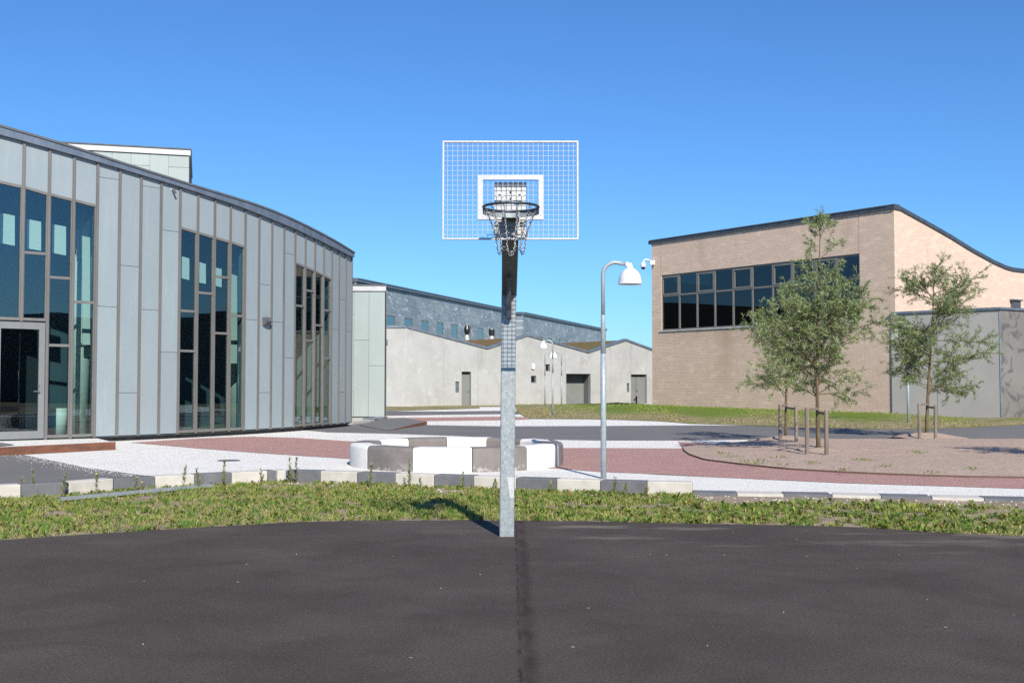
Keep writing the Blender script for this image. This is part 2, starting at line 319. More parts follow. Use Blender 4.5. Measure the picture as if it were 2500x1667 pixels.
# one clean asphalt edge, densified and slightly ragged
e2 = []
for a, b in zip(edge[:-1], edge[1:]):
    for k in range(8): p = a.lerp(b, k/8); e2.append((p.x, p.y+random.uniform(-.012, .012)))
e2.append((R0.x, R0.y))
court = [(-30, -30), (-30, 4.5), (-9, 10.2)]+e2+[(9, 9.7), (30, 2.5), (30, -30)]
sheet('court', court, .0, M['court'])
# kerb line (front top edge), used for the gravel boundary as well
kf4 = [(-160, 386), (135, 372), (440, 357), (725, 334), (990, 320), (1243, 308), (1480, 296), (1708, 285), (1765, 282), (1820, 281), (2043, 286), (2276, 293)]
kf5 = [(430, 406), (677, 414), (930, 423), (1200, 433), (1460, 441), (1737, 450), (2035, 458), (2327, 463)]
KH = .18
kpt = [at_z(*b4(*p), KH) for p in kf4]+[at_z(*b5(*p), KH) for p in kf5]
flush = [at_z(*b3(*p), 0.02) for p in [(322, 884), (600, 889), (885, 893), (1180, 897), (1480, 905), (1790, 911), (2110, 920), (2400, 925), (2700, 932)]]
front = kpt+flush
sheet('verge', [(-30, 4.3), (-9, 10)]+[(x, y-.05) for x, y in e2]+[(9, 9.5), (30, 2.3), (30, 18)]+[(p.x, p.y+.05) for p in reversed(front)]+[(-30, 13)], -.012, M['soil'])
sheet('gravel', [(-30, 13.1)]+[(p.x, p.y+.1) for p in front]+[(40, 18.1), (40, 38), (16, 45), (12, 80), (-12, 80), (-40, 60)], -.006, M['white_gravel'])
# red bands
sheet('red_path', G(b4, [(830, 104), (1250, 78), (1605, 66), (1900, 74), (2235, 96), (2500, 100)])+G(b5, [(900, 215), (1505, 243), (1740, 243), (2262, 246)])+G(b3, [(262, 608), (240, 570), (700, 590), (2352, 700), (2900, 720), (2900, 890), (2352, 856), (1250, 822), (620, 793), (0, 765)])+G(b5, [(2352, 418), (1740, 395), (1470, 374), (900, 350), (145, 313)])+G(b4, [(2235, 208), (1640, 170), (1250, 140)]), .0, M['red_gravel'])
# main grey path running across the yard
sheet('path', G(b5, [(-350, 112), (0, 143), (400, 152), (800, 165), (1240, 187), (1740, 195), (2352, 195)])+G(b3, [(300, 562), (850, 554), (1100, 552), (2900, 556), (2900, 440), (2352, 467), (2000, 486), (1700, 495), (1350, 493), (1000, 484), (640, 472), (300, 470)])+G(b5, [(2352, 99), (1740, 103), (1100, 105), (632, 97), (360, 75), (200, 60)]), .0, M['path'])
sheet('path', [at_z(*b4(*p)) for p in [(-700, 160), (0, 160), (160, 183), (560, 265), (985, 321)]]+[(kpt[3].x, kpt[3].y+.1), (kpt[0].x, kpt[0].y+.1), (-14, 15)], -.002, M['path'])
# far strips beyond the path
sheet('red_path', G(z5, [(360, 1410), (800, 1407), (1495, 1398)])+G(z6, [(150, 1400), (230, 1402), (300, 1422), (150, 1430)])+G(z5, [(1495, 1432), (790, 1440), (360, 1440)]), .0, M['red_gravel'])
sheet('path', G(z5, [(-200, 1345), (490, 1345), (900, 1349), (1495, 1342)])+G(z6, [(150, 1347), (235, 1358), (170, 1374)])+G(z5, [(1495, 1374), (900, 1381), (390, 1389), (-200, 1392)]), .0, M['path'])
sheet('lawn', G(z5, [(-300, 1300), (1290, 1302), (1300, 1320), (1100, 1327), (490, 1343), (-300, 1346)])+[], .004, M['lawn'])
# ------------------------------------------------------------------ brick building geometry first (the lawn climbs to it)
BB = Vector((18.9, 54.0)); BA = Vector((8.65, 67.7)); bdir = (BA-BB).normalized(); sdir = Vector((-bdir.y, bdir.x)); sdir = sdir if sdir.x > 0 else -sdir
BC = BB+sdir*26
# annex grey wall
AC = at_Y(*b2(1805, 1480), 50.5); AL = Vector((18.94, 53.9)); AR = Vector((AC.x+12, AC.y+7.6))
WC = Vector((-7.4, 77)); WR = Vector((11.6, 87.2)); WL = Vector((-13, 75.6))
# lawn strip: lower edge at path level, upper edge at the walls
low = G(z6, [(165, 1352), (230, 1398), (300, 1421), (520, 1422), (900, 1424), (1200, 1432), (1560, 1445)])+G(b3, [(300, 460), (620, 470), (1000, 484), (1350, 493), (1700, 495), (2000, 486), (2352, 467), (2900, 440)])
upx = [at_line(*z6(150, 1283), WC, WR)] + [at_line(*z6(x, 1283), WC, WR) for x in (300, 450, 640, 870, 1100)]+[BA+Vector((-.6, 1.5)), BA, BB.lerp(BA, .7), BB.lerp(BA, .45), BB.lerp(BA, .2), BB, AL, AC.xy, AR]
upz = [.0, .0, .0, .0, .0, .05, .26, .26, .2, .16, .13, .12, .08, -.12, -.14]
upx = [Vector((p[0], p[1])) for p in upx]
def resample(P, n):
    P = [Vector(p) for p in P]; L = [0]
    for a, b in zip(P[:-1], P[1:]): L.append(L[-1]+(b-a).length)
    out = []
    for i in range(n):
        s = L[-1]*i/(n-1); k = max(j for j in range(len(L)) if L[j] <= s+1e-9); k = min(k, len(P)-2)
        out.append(P[k].lerp(P[k+1], (s-L[k])/(L[k+1]-L[k]+1e-9)))
    return out
NN = 60
lo_ = resample([Vector((p.x, p.y, 0)) for p in low], NN); 
up_ = resample([Vector((p.x, p.y, z)) for p, z in zip(upx, upz)], NN)
mb = MB(); K = 8
for i in range(NN):
    for k in range(K+1):
        a = k/K; p = lo_[i].lerp(up_[i], a); 
        bump = math.sin(a*math.pi)*.06*(1+math.sin(i*.7))
        if a == 1: p = p+(up_[i]-lo_[i]).normalized()*.4
        mb.v.append((p.x, p.y, up_[i].z*(a**.7 if up_[i].z > 0 else up_[i].z*a**3)+.006+bump))
for i in range(NN-1):
    for k in range(K): q = i*(K+1)+k; mb.f.append((q, q+1, q+K+2, q+K+1))
tag(mb.build('lawn', M['lawn'], smooth=True), kind='structure')
sheet('lawn', [(-7, 76.9), (-6, 75), (-3.2, 74), (-1, 74.6), (10, 80), (10, 90)], .002, M['lawn'])
# planted island: slightly raised gravel with a steel rim
isl = G(b3, [(268, 602), (275, 620), (310, 645), (400, 675), (620, 702), (900, 731), (1250, 751), (1600, 766), (2000, 778), (2352, 783), (2900, 790), (2900, 552), (1600, 552), (1020, 553), (850, 562), (700, 566), (560, 574), (450, 582), (330, 592)], .03)
isl2 = resample(isl+[isl[0]], 140)[:-1]
cen = sum(isl2, Vector())/len(isl2)
mb = MB(); n = len(isl2); T = [at_z(1921.7, 1077.8), at_z(1996.9, 1109.8), at_z(2264, 1069)]
rings = [0, .04, .1, .2, .35, .55, .8]
def hgt(p, a):
    h = .03+.05*min(1, a*5)
    for q in T: h += .07*math.exp(-((p.x-q.x)**2+(p.y-q.y)**2)/.5)
    return h+random.uniform(-.006, .006)
for a in rings:
    for p in isl2: q = p.lerp(cen, a); mb.v.append((q.x, q.y, .03 if a == 0 else hgt(q, a)))
for r_ in range(len(rings)-1):
    for i in range(n): mb.f.append((r_*n+i, r_*n+(i+1) % n, (r_+1)*n+(i+1) % n, (r_+1)*n+i))
mb.f.append(tuple((len(rings)-1)*n+i for i in range(n)))
tag(mb.build('planting_bed', M['island'], smooth=True), kind='structure')
# mounds at tree feet as a finer bed surface
for q in T:
    mb = MB(); mb.lathe([(0.001, .17), (.25, .15), (.5, .11), (.8, .06), (1.1, .02)], (q.x, q.y, 0), 20)
    mb.v = [(x+random.uniform(-.03, .03), y+random.uniform(-.03, .03), z+random.uniform(-.012, .012)) for x, y, z in mb.v]
    tag(mb.build('soil', M['island'], smooth=True), kind='structure')
mb = MB()
for a, b in zip(isl2, isl2[1:]+isl2[:1]):
    if a.x < 16: mb.bar((a.x, a.y, .012), (b.x, b.y, .012), .008, .04)
tag(mb.build('bed_edging', simple('dark_rusted_strip', (.12, .07, .05), None, 4, .8)), 'thin rusty steel strip edging the planted gravel island', 'edging')

# ------------------------------------------------------------------ kerb blocks
def kerb(a, b, h, dep, mat, label, group, raised=True, z0=-.06):
    a, b = Vector((a.x, a.y, 0)), Vector((b.x, b.y, 0)); d = (b-a).normalized(); nrm = Vector((-d.y, d.x, 0))
    a2 = a+d*.004; b2_ = b-d*.004; c = (a2+b2_)/2
    mb = MB(); ln = (b2_-a2).length; mb.box((0, dep/2, (h+z0)/2), (ln, dep, h-z0))
    o = mb.build('kerb_block', mat, bevel=.012 if raised else .004); o.location = c; o.rotation_euler = (0, 0, math.atan2(d.y, d.x))
    tag(o, label, 'kerb', group); return o
klab = ['pale raised kerb block at the left end of the row, before the dark path', 'grey raised kerb block, first grey one from the left', 'pale raised kerb block behind the left end of the steel rail', 'grey raised kerb block where the dark path tapers to its tip',
 'pale raised kerb block behind the right part of the steel rail', 'grey raised kerb block just past the right end of the steel rail', 'pale raised kerb block left of the short pieces at the bend', 'short grey kerb piece at the bend of the row', 'short pale kerb piece at the bend of the row',
 'grey raised kerb block just right of the short pieces at the bend', 'pale raised kerb block left of the round bench', 'grey raised kerb block in front of the left end of the round bench', 'pale raised kerb block in front of the bench, second left of the hoop mast', 'grey raised kerb block next left of the hoop mast',
 'pale raised kerb block partly hidden behind the hoop mast', 'grey raised kerb block next right of the hoop mast', 'pale raised kerb block left of the near lamp post', 'grey raised kerb block at the foot of the near lamp post', 'pale raised kerb block ending the raised row on the right']
for i in range(len(kpt)-1):
    kerb(kpt[i], kpt[i+1], KH, .26, M['kerb_white'] if i % 2 == 0 else M['kerb_dark'], klab[i], 'raised kerb blocks in front of the gravel')
flab = ['grey flush kerb stone touching the end of the raised row', 'pale flush kerb stone, first pale one right of the raised row', 'grey flush kerb stone, second grey one right of the raised row', 'pale flush kerb stone, second pale one right of the raised row', 'grey flush kerb stone, third grey one right of the raised row', 'pale flush kerb stone, rightmost pale one in view', 'grey flush kerb stone cut by the right edge of the photo', 'pale flush kerb stone beyond the right edge']
for i in range(len(flush)-2):
    kerb(flush[i], flush[i+1], .025, .42, M['kerb_dark'] if i % 2 == 0 else M['kerb_white'], flab[i], 'flush kerb stones', False)

# ------------------------------------------------------------------ round bench
bc = Vector((-1.10*1.0, 21.98, 0)); RO, RI, BH = 2.12, 1.66, .433
bench = empty('round_bench', bc, 0, 'round ring bench of alternating white and brown grey concrete segments', 'bench')
for k in range(12):
    a0 = math.radians(-90-19.5+30*k+.25); a1 = math.radians(-90-19.5+30*(k+1)-.25)
    mb = MB(); nA = 8; prof = []
    rb = .07
    for j in range(4): t_ = math.pi/2*j/3; prof.append((RO-rb+rb*math.cos(t_), BH-rb+rb*math.sin(t_)))
    for j in range(4): t_ = math.pi/2*j/3; prof.append((RI+rb-rb*math.sin(t_), BH-rb+rb*math.cos(t_)))
    prof = [(RO, -.05)]+prof+[(RI, -.05)]; m_ = len(prof)
    for j in range(nA+1):
        a = a0+(a1-a0)*j/nA
        for r_, z in prof: mb.v.append((r_*math.cos(a), r_*math.sin(a), z))
    for j in range(nA):
        for i in range(m_): mb.f.append((j*m_+i, j*m_+(i+1) % m_, (j+1)*m_+(i+1) % m_, (j+1)*m_+i))
    mb.f.append(tuple(range(m_))[::-1]); mb.f.append(tuple(nA*m_+i for i in range(m_)))
    o = mb.build('seat_block', M['cement_white'] if k % 2 == 0 else M['cement_dark'], bench)
    o['label'] = 'white concrete bench segment' if k % 2 == 0 else 'brown grey concrete bench segment'
    # soften only curved faces
    for pl in o.data.polygons: pl.use_smooth = len(pl.vertices) == 4
    es = o.modifiers.new('split', 'EDGE_SPLIT'); es.split_angle = math.radians(40)

# ------------------------------------------------------------------ basketball hoop
hoop = empty('basketball_hoop', (-.056, 11.6, 0), 0, 'galvanised basketball hoop on a square mast with wire grid backboard', 'basketball hoop')
OX = Vector((.056, -11.6, 0))
def hb(mb, name, mat, parent=hoop, **kw):
    mb.v = [tuple(Vector(v)+OX) for v in mb.v]; return mb.build(name, mat, parent, **kw)
W = .0775
mb = MB(); mb.hexa([(-.056-W, 11.53, -.1), (-.056+W, 11.53, -.1), (-.056+W, 11.685, -.1), (-.056-W, 11.685, -.1)], [(-.032-W, 11.53, 2.6), (-.032+W, 11.53, 2.6), (-.032+W, 11.685, 2.6), (-.032-W, 11.685, 2.6)])
mast = hb(mb, 'mast', M['galv'], bevel=.012)
mb = MB(); mb.box((-.05, 11.527, .435), (.06, .004, .16)); 
mb = MB(); mb.add([(-.055, 11.525, .62), (.02, 11.525, .62), (.02, 11.525, .40), (-.02, 11.525, .40), (-.055, 11.528, .62), (.02, 11.528, .62), (.02, 11.528, .40), (-.02, 11.528, .40)], [(0, 1, 2, 3), (7, 6, 5, 4), (0, 4, 5, 1), (1, 5, 6, 2), (2, 6, 7, 3), (3, 7, 4, 0)])
hb(mb, 'sticker', M['galv_white'])['label'] = 'pale peeling sticker low on the mast'
mb = MB(); pA = Vector((-.03, 11.60, 2.58)); pB = Vector((-.014, 10.10, 3.13)); mb.bar(pA, pB, .158, .15)
hb(mb, 'arm', M['arm'], bevel=.008)
mb = MB(); mb.add([(-.055, 11.53, 2.28), (-.055, 11.53, 2.52), (-.055, 11.05, 2.665), (-.055, 11.44, 2.28), (-.008, 11.53, 2.28), (-.008, 11.53, 2.52), (-.008, 11.05, 2.665), (-.008, 11.44, 2.28)], [(0, 1, 2, 3), (7, 6, 5, 4), (0, 4, 5, 1), (1, 5, 6, 2), (2, 6, 7, 3), (3, 7, 4, 0)])
hb(mb, 'gusset', M['arm'])
DB = 9.95; tl = at_Y(*z7(121, 97), DB); brr = at_Y(*z7(1421, 1040), DB); x0, x1, zt, zb = tl.x, brr.x, tl.z, brr.z
mb = MB(); fw = .015
mb.box(((x0+x1)/2, DB, zt-fw/2), (x1-x0, .032, fw)); mb.box(((x0+x1)/2, DB, zb+fw/2), (x1-x0, .032, fw))
mb.box((x0+fw/2, DB, (zt+zb)/2), (fw, .032, zt-zb-2*fw)); mb.box((x1-fw/2, DB, (zt+zb)/2), (fw, .032, zt-zb-2*fw))
frame = hb(mb, 'board_frame', M['galv_white'])
mb = MB(); nc = 27; nr = 20
for i in range(1, nc): mb.box((x0+(x1-x0)*i/nc, DB-.004, (zt+zb)/2), (.0032, .012, zt-zb-2*fw))
for j in range(1, nr): mb.box(((x0+x1)/2, DB+.004, zb+(zt-zb)*j/nr), (x1-x0-2*fw, .008, .003))
hb(mb, 'grid', M['galv_white'])
def zp(x, y, D=DB): return at_Y(*z7(x, y), D)
mb = MB(); a = zp(455, 420, DB-.02); b = zp(1087, 848, DB-.02); i0 = zp(505, 465, DB-.02); i1 = zp(1038, 800, DB-.02)
mb.box(((a.x+b.x)/2, DB-.02, (a.z+i0.z)/2), (b.x-a.x, .005, a.z-i0.z)); mb.box(((a.x+b.x)/2, DB-.02, (b.z+i1.z)/2), (b.x-a.x, .005, i1.z-b.z))
mb.box(((a.x+i0.x)/2, DB-.02, (i0.z+i1.z)/2), (i0.x-a.x, .005, i0.z-i1.z)); mb.box(((b.x+i1.x)/2, DB-.02, (i0.z+i1.z)/2), (b.x-i1.x, .005, i0.z-i1.z))
hb(mb, 'target_rectangle', M['galv_white'])
mb = MB(); a = zp(618, 492, DB+.06); b = zp(922, 1030, DB+.06); mb.box(((a.x+b.x)/2, DB+.06, (a.z+b.z)/2), (b.x-a.x, .008, a.z-b.z))
hb(mb, 'back_plate', M['galv_white'])
for x in (670, 862):
    mb = MB(); p = zp(x, 605, DB-.03); mb.box((p.x, DB-.028, p.z), (.07, .006, .032)); mb.tube([(p.x, DB-.05, p.z+.004), (p.x, DB-.026, p.z+.004)], .011, 6); hb(mb, 'clamp', M['galv_white'])
for y in (585, 648): p = zp(770, y, DB+.05); mb = MB(); mb.tube([(p.x, DB+.045, p.z), (p.x, DB+.058, p.z)], .0085, 10); hb(mb, 'bolt', M['black'])
RC = Vector((at_Y(*z7(774, 730), 9.50).x, 9.50, z_at(9.50, z7(0, 729)[1]))); RR = .240
mb = MB(); ring = [(RC.x+RR*math.cos(a), RC.y+RR*math.sin(a), RC.z) for a in [2*math.pi*i/64 for i in range(65)]]; mb.tube(ring, .0115, 10, False)
rim = hb(mb, 'rim', M['rim'], smooth=True)
mb = MB(); nS = 48
for i in range(nS+1):
    a = math.radians(-12)+math.radians(204)*i/nS; hgt_ = .05 if 1 else 0
    for r_, z in ((RR+.006, -.008), (RR+.006, -.055), (RR, -.055), (RR, -.008)): mb.v.append((RC.x+r_*math.cos(a), RC.y+r_*math.sin(a), RC.z+z))
for i in range(nS):
    for k in range(4): mb.f.append((i*4+k, i*4+(k+1) % 4, (i+1)*4+(k+1) % 4, (i+1)*4+k))
hb(mb, 'rim_skirt', M['galv'])
mb = MB(); mb.box((RC.x, (RC.y+RR+DB)/2, RC.z-.012), (.15, DB-RC.y-RR, .012)); mb.box((RC.x, DB-.028, RC.z-.055), (.16, .01, .11))
for s in (-1, 1): mb.bar((RC.x+s*.07, RC.y+RR-.03, RC.z-.03), (RC.x+s*.07, DB-.03, RC.z-.03), .008, .05)
hb(mb, 'rim_bracket', M['galv'])
# chain net: individual links along strands
mb = MB()
def link(c, d, flip):
    d = d.normalized(); a = d.cross(Vector((.31, .2, .93))).normalized(); b = d.cross(a); 
    if flip: a, b = b, a
    n1, n2 = 8, 4; base = len(mb.v)
    for i in range(n1):
        t_ = 2*math.pi*i/n1; ctr = c+d*math.cos(t_)*.0135+a*math.sin(t_)*.0065; rad = (d*math.cos(t_)*.5+a*math.sin(t_)).normalized()
        for j in range(n2): u = 2*math.pi*j/n2; mb.v.append(tuple(ctr+(rad*math.cos(u)+b*math.sin(u))*.0026))
    for i in range(n1):
        for j in range(n2): mb.f.append((base+i*n2+j, base+i*n2+(j+1) % n2, base+((i+1) % n1)*n2+(j+1) % n2, base+((i+1) % n1)*n2+j))
def chain(pts):
    pts = resample(pts, max(2, int(sum((b-a).length for a, b in zip(pts[:-1], pts[1:]))/.021)))
    for i, (a, b) in enumerate(zip(pts[:-1], pts[1:])): link((a+b)/2, b-a, i % 2)
nst = 12
def sp(k, s): a = 2*math.pi*(k+.5)/nst; r_ = RR*(1-s)**1.0*.96+.118*s+.028*math.sin(math.pi*s)*0-.02*math.sin(math.pi*s); return Vector((RC.x+r_*math.cos(a), RC.y+r_*math.sin(a), RC.z-.012-.37*s))
for k in range(nst):
    chain([sp(k, s/8)+Vector((random.uniform(-.003, .003), 0, 0)) for s in range(9)])
for k in range(0, nst, 2):
    a, b = sp(k, 1), sp(k+1, 1); chain([a.lerp(b, s/6)+Vector((0, 0, -.03*math.sin(math.pi*s/6))) for s in range(7)])
    a, b = sp(k+1, .92), sp((k+2) % nst, .92); chain([a.lerp(b, s/6)+Vector((0, 0, -.012*math.sin(math.pi*s/6))) for s in range(7)])
for k in range(nst):
    a, b = sp(k, .60+.05*(k % 2)), sp((k+1) % nst, .60+.05*((k+1) % 2)); chain([a.lerp(b, s/5)+Vector((0, 0, -.012*math.sin(math.pi*s/5))) for s in range(6)])
hb(mb, 'chain_net', M['chain'], smooth=True)

# ------------------------------------------------------------------ street lamps (3.75 m swan neck, bell shade)
def lamp():
    root = empty('street_lamp')
    H = 3.44; mb = MB(); mb.tube([(0, 0, -.1), (0, 0, 1.2), (0, 0, 2.1)], [.049, .048, .046], 16); mb.tube([(0, 0, 2.09), (0, 0, 2.75), (0, 0, 2.76)], [.046, .037, .034], 16)
    R = .21; pts = [(0, 0, 2.75), (0, 0, H)]
    for i in range(1, 11): a = math.radians(9.6*i); pts.append((R-R*math.cos(a), 0, H+R*math.sin(a)))
    e = Vector(pts[-1]); pts.append(tuple(e+Vector((.16, 0, -.028))))
    pole = mb.tube(pts, .034, 14).build('pole', M['galv_far'], root, smooth=True)
    e = Vector(pts[-1])
    MB().tube([(0, 0, 2.748), (0, 0, 2.76)], .039, 14).build('collar', M['galv_far'], root)
    for a in range(3): t_ = a*2.1+.3; MB().tube([(.03*math.cos(t_), .03*math.sin(t_), 2.45), (.052*math.cos(t_), .052*math.sin(t_), 2.45)], .006, 6).build('screw', M['galv_far'], root)
    mb = MB(); mb.tube([tuple(e+Vector((-.005, 0, 0))), tuple(e+Vector((.045, 0, -.012)))], [.043, .043], 14); mb.lathe([(.001, .036), (.036, .03), (.046, .0), (.062, -.055)], (e.x+.065, 0, e.z-.015), 20)
    mb.build('shade_neck', M['shade'], root)
    cx, cz = e.x+.07, e.z-.075
    prof = [(.001, .012), (.05, .008), (.085, -.008), (.13, -.045), (.165, -.095), (.187, -.15), (.197, -.21), (.2, -.255), (.205, -.262), (.2, -.268), (.193, -.25), (.18, -.14), (.12, -.05), (.04, -.02)]
    MB().lathe(prof, (cx, 0, cz), 40).build('shade', M['shade'], root, smooth=True)
    MB().lathe([(.001, -.06), (.05, -.07), (.06, -.12), (.05, -.2), (.001, -.215)], (cx, 0, cz), 20).build('bulb_cover', M['in_pale'], root, smooth=True)
    return root
L = lamp()
lamps = [((1473.5, 1167), 0, 'nearest tall street lamp with white bell shade, right of the hoop'), ((1349.6, 1017), math.pi, 'mid distance street lamp with white bell shade turned left, standing in the lawn edge'), ((1371, 994.7), math.pi, 'far street lamp with shade turned left, just left of the garage recess'), ((1330.5, 993.7), 0, 'far street lamp with shade turned right, before the small square windows'), ((2218, 1037.5), math.pi, 'street lamp behind the right tree, at the corner of the brick building')]
for i, (p, rz, lab) in enumerate(lamps):
    o = L if i == 0 else copy_tree(L)
    o.location = at_z(*p); o.rotation_euler = (0, 0, rz); tag(o, lab, 'street lamp', 'white shaded street lamps')

# ------------------------------------------------------------------ curved panel hall on the left
th0, k1, k2, mod = .709973442, .0375267058, -.000319375971, .658137408
P = {0: Vector((-12.8425793, 28.6522415))}
for i in range(22):
    tm = th0+k1*(i+.5)+k2*(i+.5)**2; P[i+1] = P[i]+Vector((math.cos(tm), math.sin(tm)))*mod
for i in range(0, -9, -1):
    tm = th0+k1*(i-.5); P[i-1] = P[i]-Vector((math.cos(tm), math.sin(tm)))*mod
I0, I1 = -9, 22
def nrm(i):
    a = P[max(i-1, I0)]; b = P[min(i+1, I1)]; d = (b-a).normalized(); return Vector((d.y, -d.x))
def interp(xs, ys, x):
    if x <= xs[0]: return ys[0]+(x-xs[0])*(ys[1]-ys[0])/(xs[1]-xs[0])
    if x >= xs[-1]: return ys[-1]
    for a in range(len(xs)-1):
        if x <= xs[a+1]: return ys[a]+(x-xs[a])*(ys[a+1]-ys[a])/(xs[a+1]-xs[a])
topl = [z1(*p) for p in [(0, 110), (200, 160), (500, 245), (740, 315), (950, 385), (1150, 455), (1370, 520), (1550, 580), (1730, 640)]]+[z3(*p) for p in [(640, 0), (800, 45), (1000, 120), (1200, 205), (1400, 305), (1600, 410), (1815, 540)]]
botl = [z1(*p) for p in [(0, 195), (240, 270), (480, 340), (730, 400), (960, 470), (1170, 530), (1560, 650), (1740, 700), (1900, 760)]]+[z3(*p) for p in [(650, 80), (790, 125), (920, 185), (1040, 235), (1160, 280), (1260, 320), (1350, 370), (1440, 410), (1525, 450), (1600, 490), (1680, 530), (1740, 560), (1800, 585)]]
topx = {0: 54.8, 1: 119.9, 2: 181.1, 3: 239.8, 4: 293.9, 5: 345.7, 6: 394.1, 7: 439.5, 8: 482.9, 9: 524.2, 10: 562.5, 11: 599, 12: 632.1, 13: 663.5, 14: 692.6, 15: 720.2, 16: 744.4, 17: 767.9, 18: 789, 19: 808.9, 20: 827.3, 21: 843.9, 22: 859.2}
ZT, ZB_ = {}, {}
for i in range(0, 23):
    ZT[i] = z_at((P[i]+nrm(i)*.12).y, interp([p[0] for p in topl], [p[1] for p in topl], topx[i])); ZB_[i] = z_at(P[i].y, interp([p[0] for p in botl], [p[1] for p in botl], topx[i]))
for i in range(-1, I0-1, -1): ZT[i] = ZT[i+1]+(ZT[0]-ZT[3])/3; ZB_[i] = ZB_[i+1]+(ZB_[0]-ZB_[3])/3
# smooth the roofline a little
for D_ in (ZT, ZB_):
    for _ in range(2):
        c = dict(D_)
        for i in range(I0+1, I1): D_[i] = (c[i-1]+2*c[i]+c[i+1])/4
hall = empty('curved_hall', (P[0].x, P[0].y, 0), 0, 'curved hall clad in tall grey blue panels with slim full height windows', 'building')
OH = Vector((-P[0].x, -P[0].y, 0))
def hh(mb, name, mat, parent=hall, **kw):
    mb.v = [tuple(Vector(v)+OH) for v in mb.v]; return mb.build(name, mat, parent, **kw)
def fbox(mb, i, s0, s1, za0, za1, zb0, zb1, o0, o1):
    """box on bay i from fraction s0..s1, bottom z (za0 at s0, za1 at s1), top z, offsets o0 (back) .. o1 (front)"""
    a, b = P[i], P[i+1]; d = (b-a).normalized(); n_ = Vector((d.y, -d.x)); p, q = a.lerp(b, s0), a.lerp(b, s1)
    A, B, C_, D_ = p+n_*o1, q+n_*o1, q+n_*o0, p+n_*o0
    mb.hexa([(A.x, A.y, za0), (B.x, B.y, za1), (C_.x, C_.y, za1), (D_.x, D_.y, za0)], [(A.x, A.y, zb0), (B.x, B.y, zb1), (C_.x, C_.y, zb1), (D_.x, D_.y, zb0)])
def lp(a, b, s): return a+(b-a)*s
win_bays = set(range(-1, 3)) | set(range(7, 11)) | set(range(15, 19)) | set(range(-7, -3))
# window head heights at each mullion
def head(i, zy): return z_at(P[i].y, zy)
HD = {-1: head(-1, w1(0, 10)[1]), 0: head(0, w1(0, 62)[1]), 1: head(1, w1(0, 128)[1]), 2: head(2, w1(0, 182)[1]), 3: head(3, w1(0, 236)[1]),
      7: head(7, z3(0, 295)[1]), 8: head(8, z3(0, 345)[1]), 9: head(9, z3(0, 392)[1]), 10: head(10, z3(0, 435)[1]), 11: head(11, z3(0, 482)[1]),
      15: head(15, z3(0, 633)[1]), 16: head(16, z3(0, 672)[1]), 17: head(17, z3(0, 712)[1]), 18: head(18, z3(0, 752)[1]), 19: head(19, z3(0, 792)[1])}
for i in range(-2, -9, -1): HD[i] = HD[i+1]+(HD[0]-HD[2])/2
ZP = .15
joints = {3: [z1(0, 610)[1], z2(0, 268)[1]], 4: [z1(0, 1448)[1], z2(0, 1092)[1]], 5: [z1(0, 692)[1], z2(0, 300)[1]], 6: [z1(0, 1113)[1], z2(0, 704)[1]], 11: [r1(0, 566)[1]], 12: [r1(0, 298)[1], r1(0, 1123)[1]], 13: [r1(0, 583)[1]], 14: [r2(0, 62)[1], r2(0, 858)[1]], 19: [r2(0, 640)[1]], 20: [r2(0, 412)[1], r2(0, 1120)[1]], 21: [r2(0, 656)[1]]}
pan, rib, back = MB(), MB(), MB()
for i in range(I0, I1):
    zb0, zb1 = (HD[i]+.035, HD[i+1]+.035) if i in win_bays else (ZP, ZP)
    js = sorted([z_at((P[i].y+P[i+1].y)/2, y) for y in joints.get(i, [])]) if i >= 0 else ([2.2+(i % 3)*1.3] if i not in win_bays else [])
    lo0, lo1 = zb0, zb1
    for z in js+[None]:
        t0, t1 = (ZB_[i], ZB_[i+1]) if z is None else (z-.006, z-.006)
        fbox(pan, i, .04, .96, lo0, lo1, t0, t1, -.02, 0); lo0 = lo1 = (z or 0)+.006
    fbox(back, i, 0, 1, zb0-.03, zb1-.03, ZB_[i]+.1, ZB_[i+1]+.1, -.25, -.03)
def in_win(i): return (i in win_bays) and (i-1 in win_bays)
for i in range(I0, I1+1):
    n_ = nrm(i); d = Vector((-n_.y, n_.x)); w = .034; zt_ = ZB_[i]+.02; p = P[i]
    q = [p-d*w+n_*.045, p+d*w+n_*.045, p+d*w-n_*.03, p-d*w-n_*.03]
    zr0 = z_at(P[0].y, w1(0, 1285)[1]) if i == 0 else ZP-.03
    rib.hexa([(v.x, v.y, zr0) for v in q], [(v.x, v.y, zt_) for v in q])
hh(pan, 'cladding', M['panel']); hh(rib, 'ribs', M['rib'], bevel=0)
mb = back
hh(mb, 'wall', M['in_wall'])
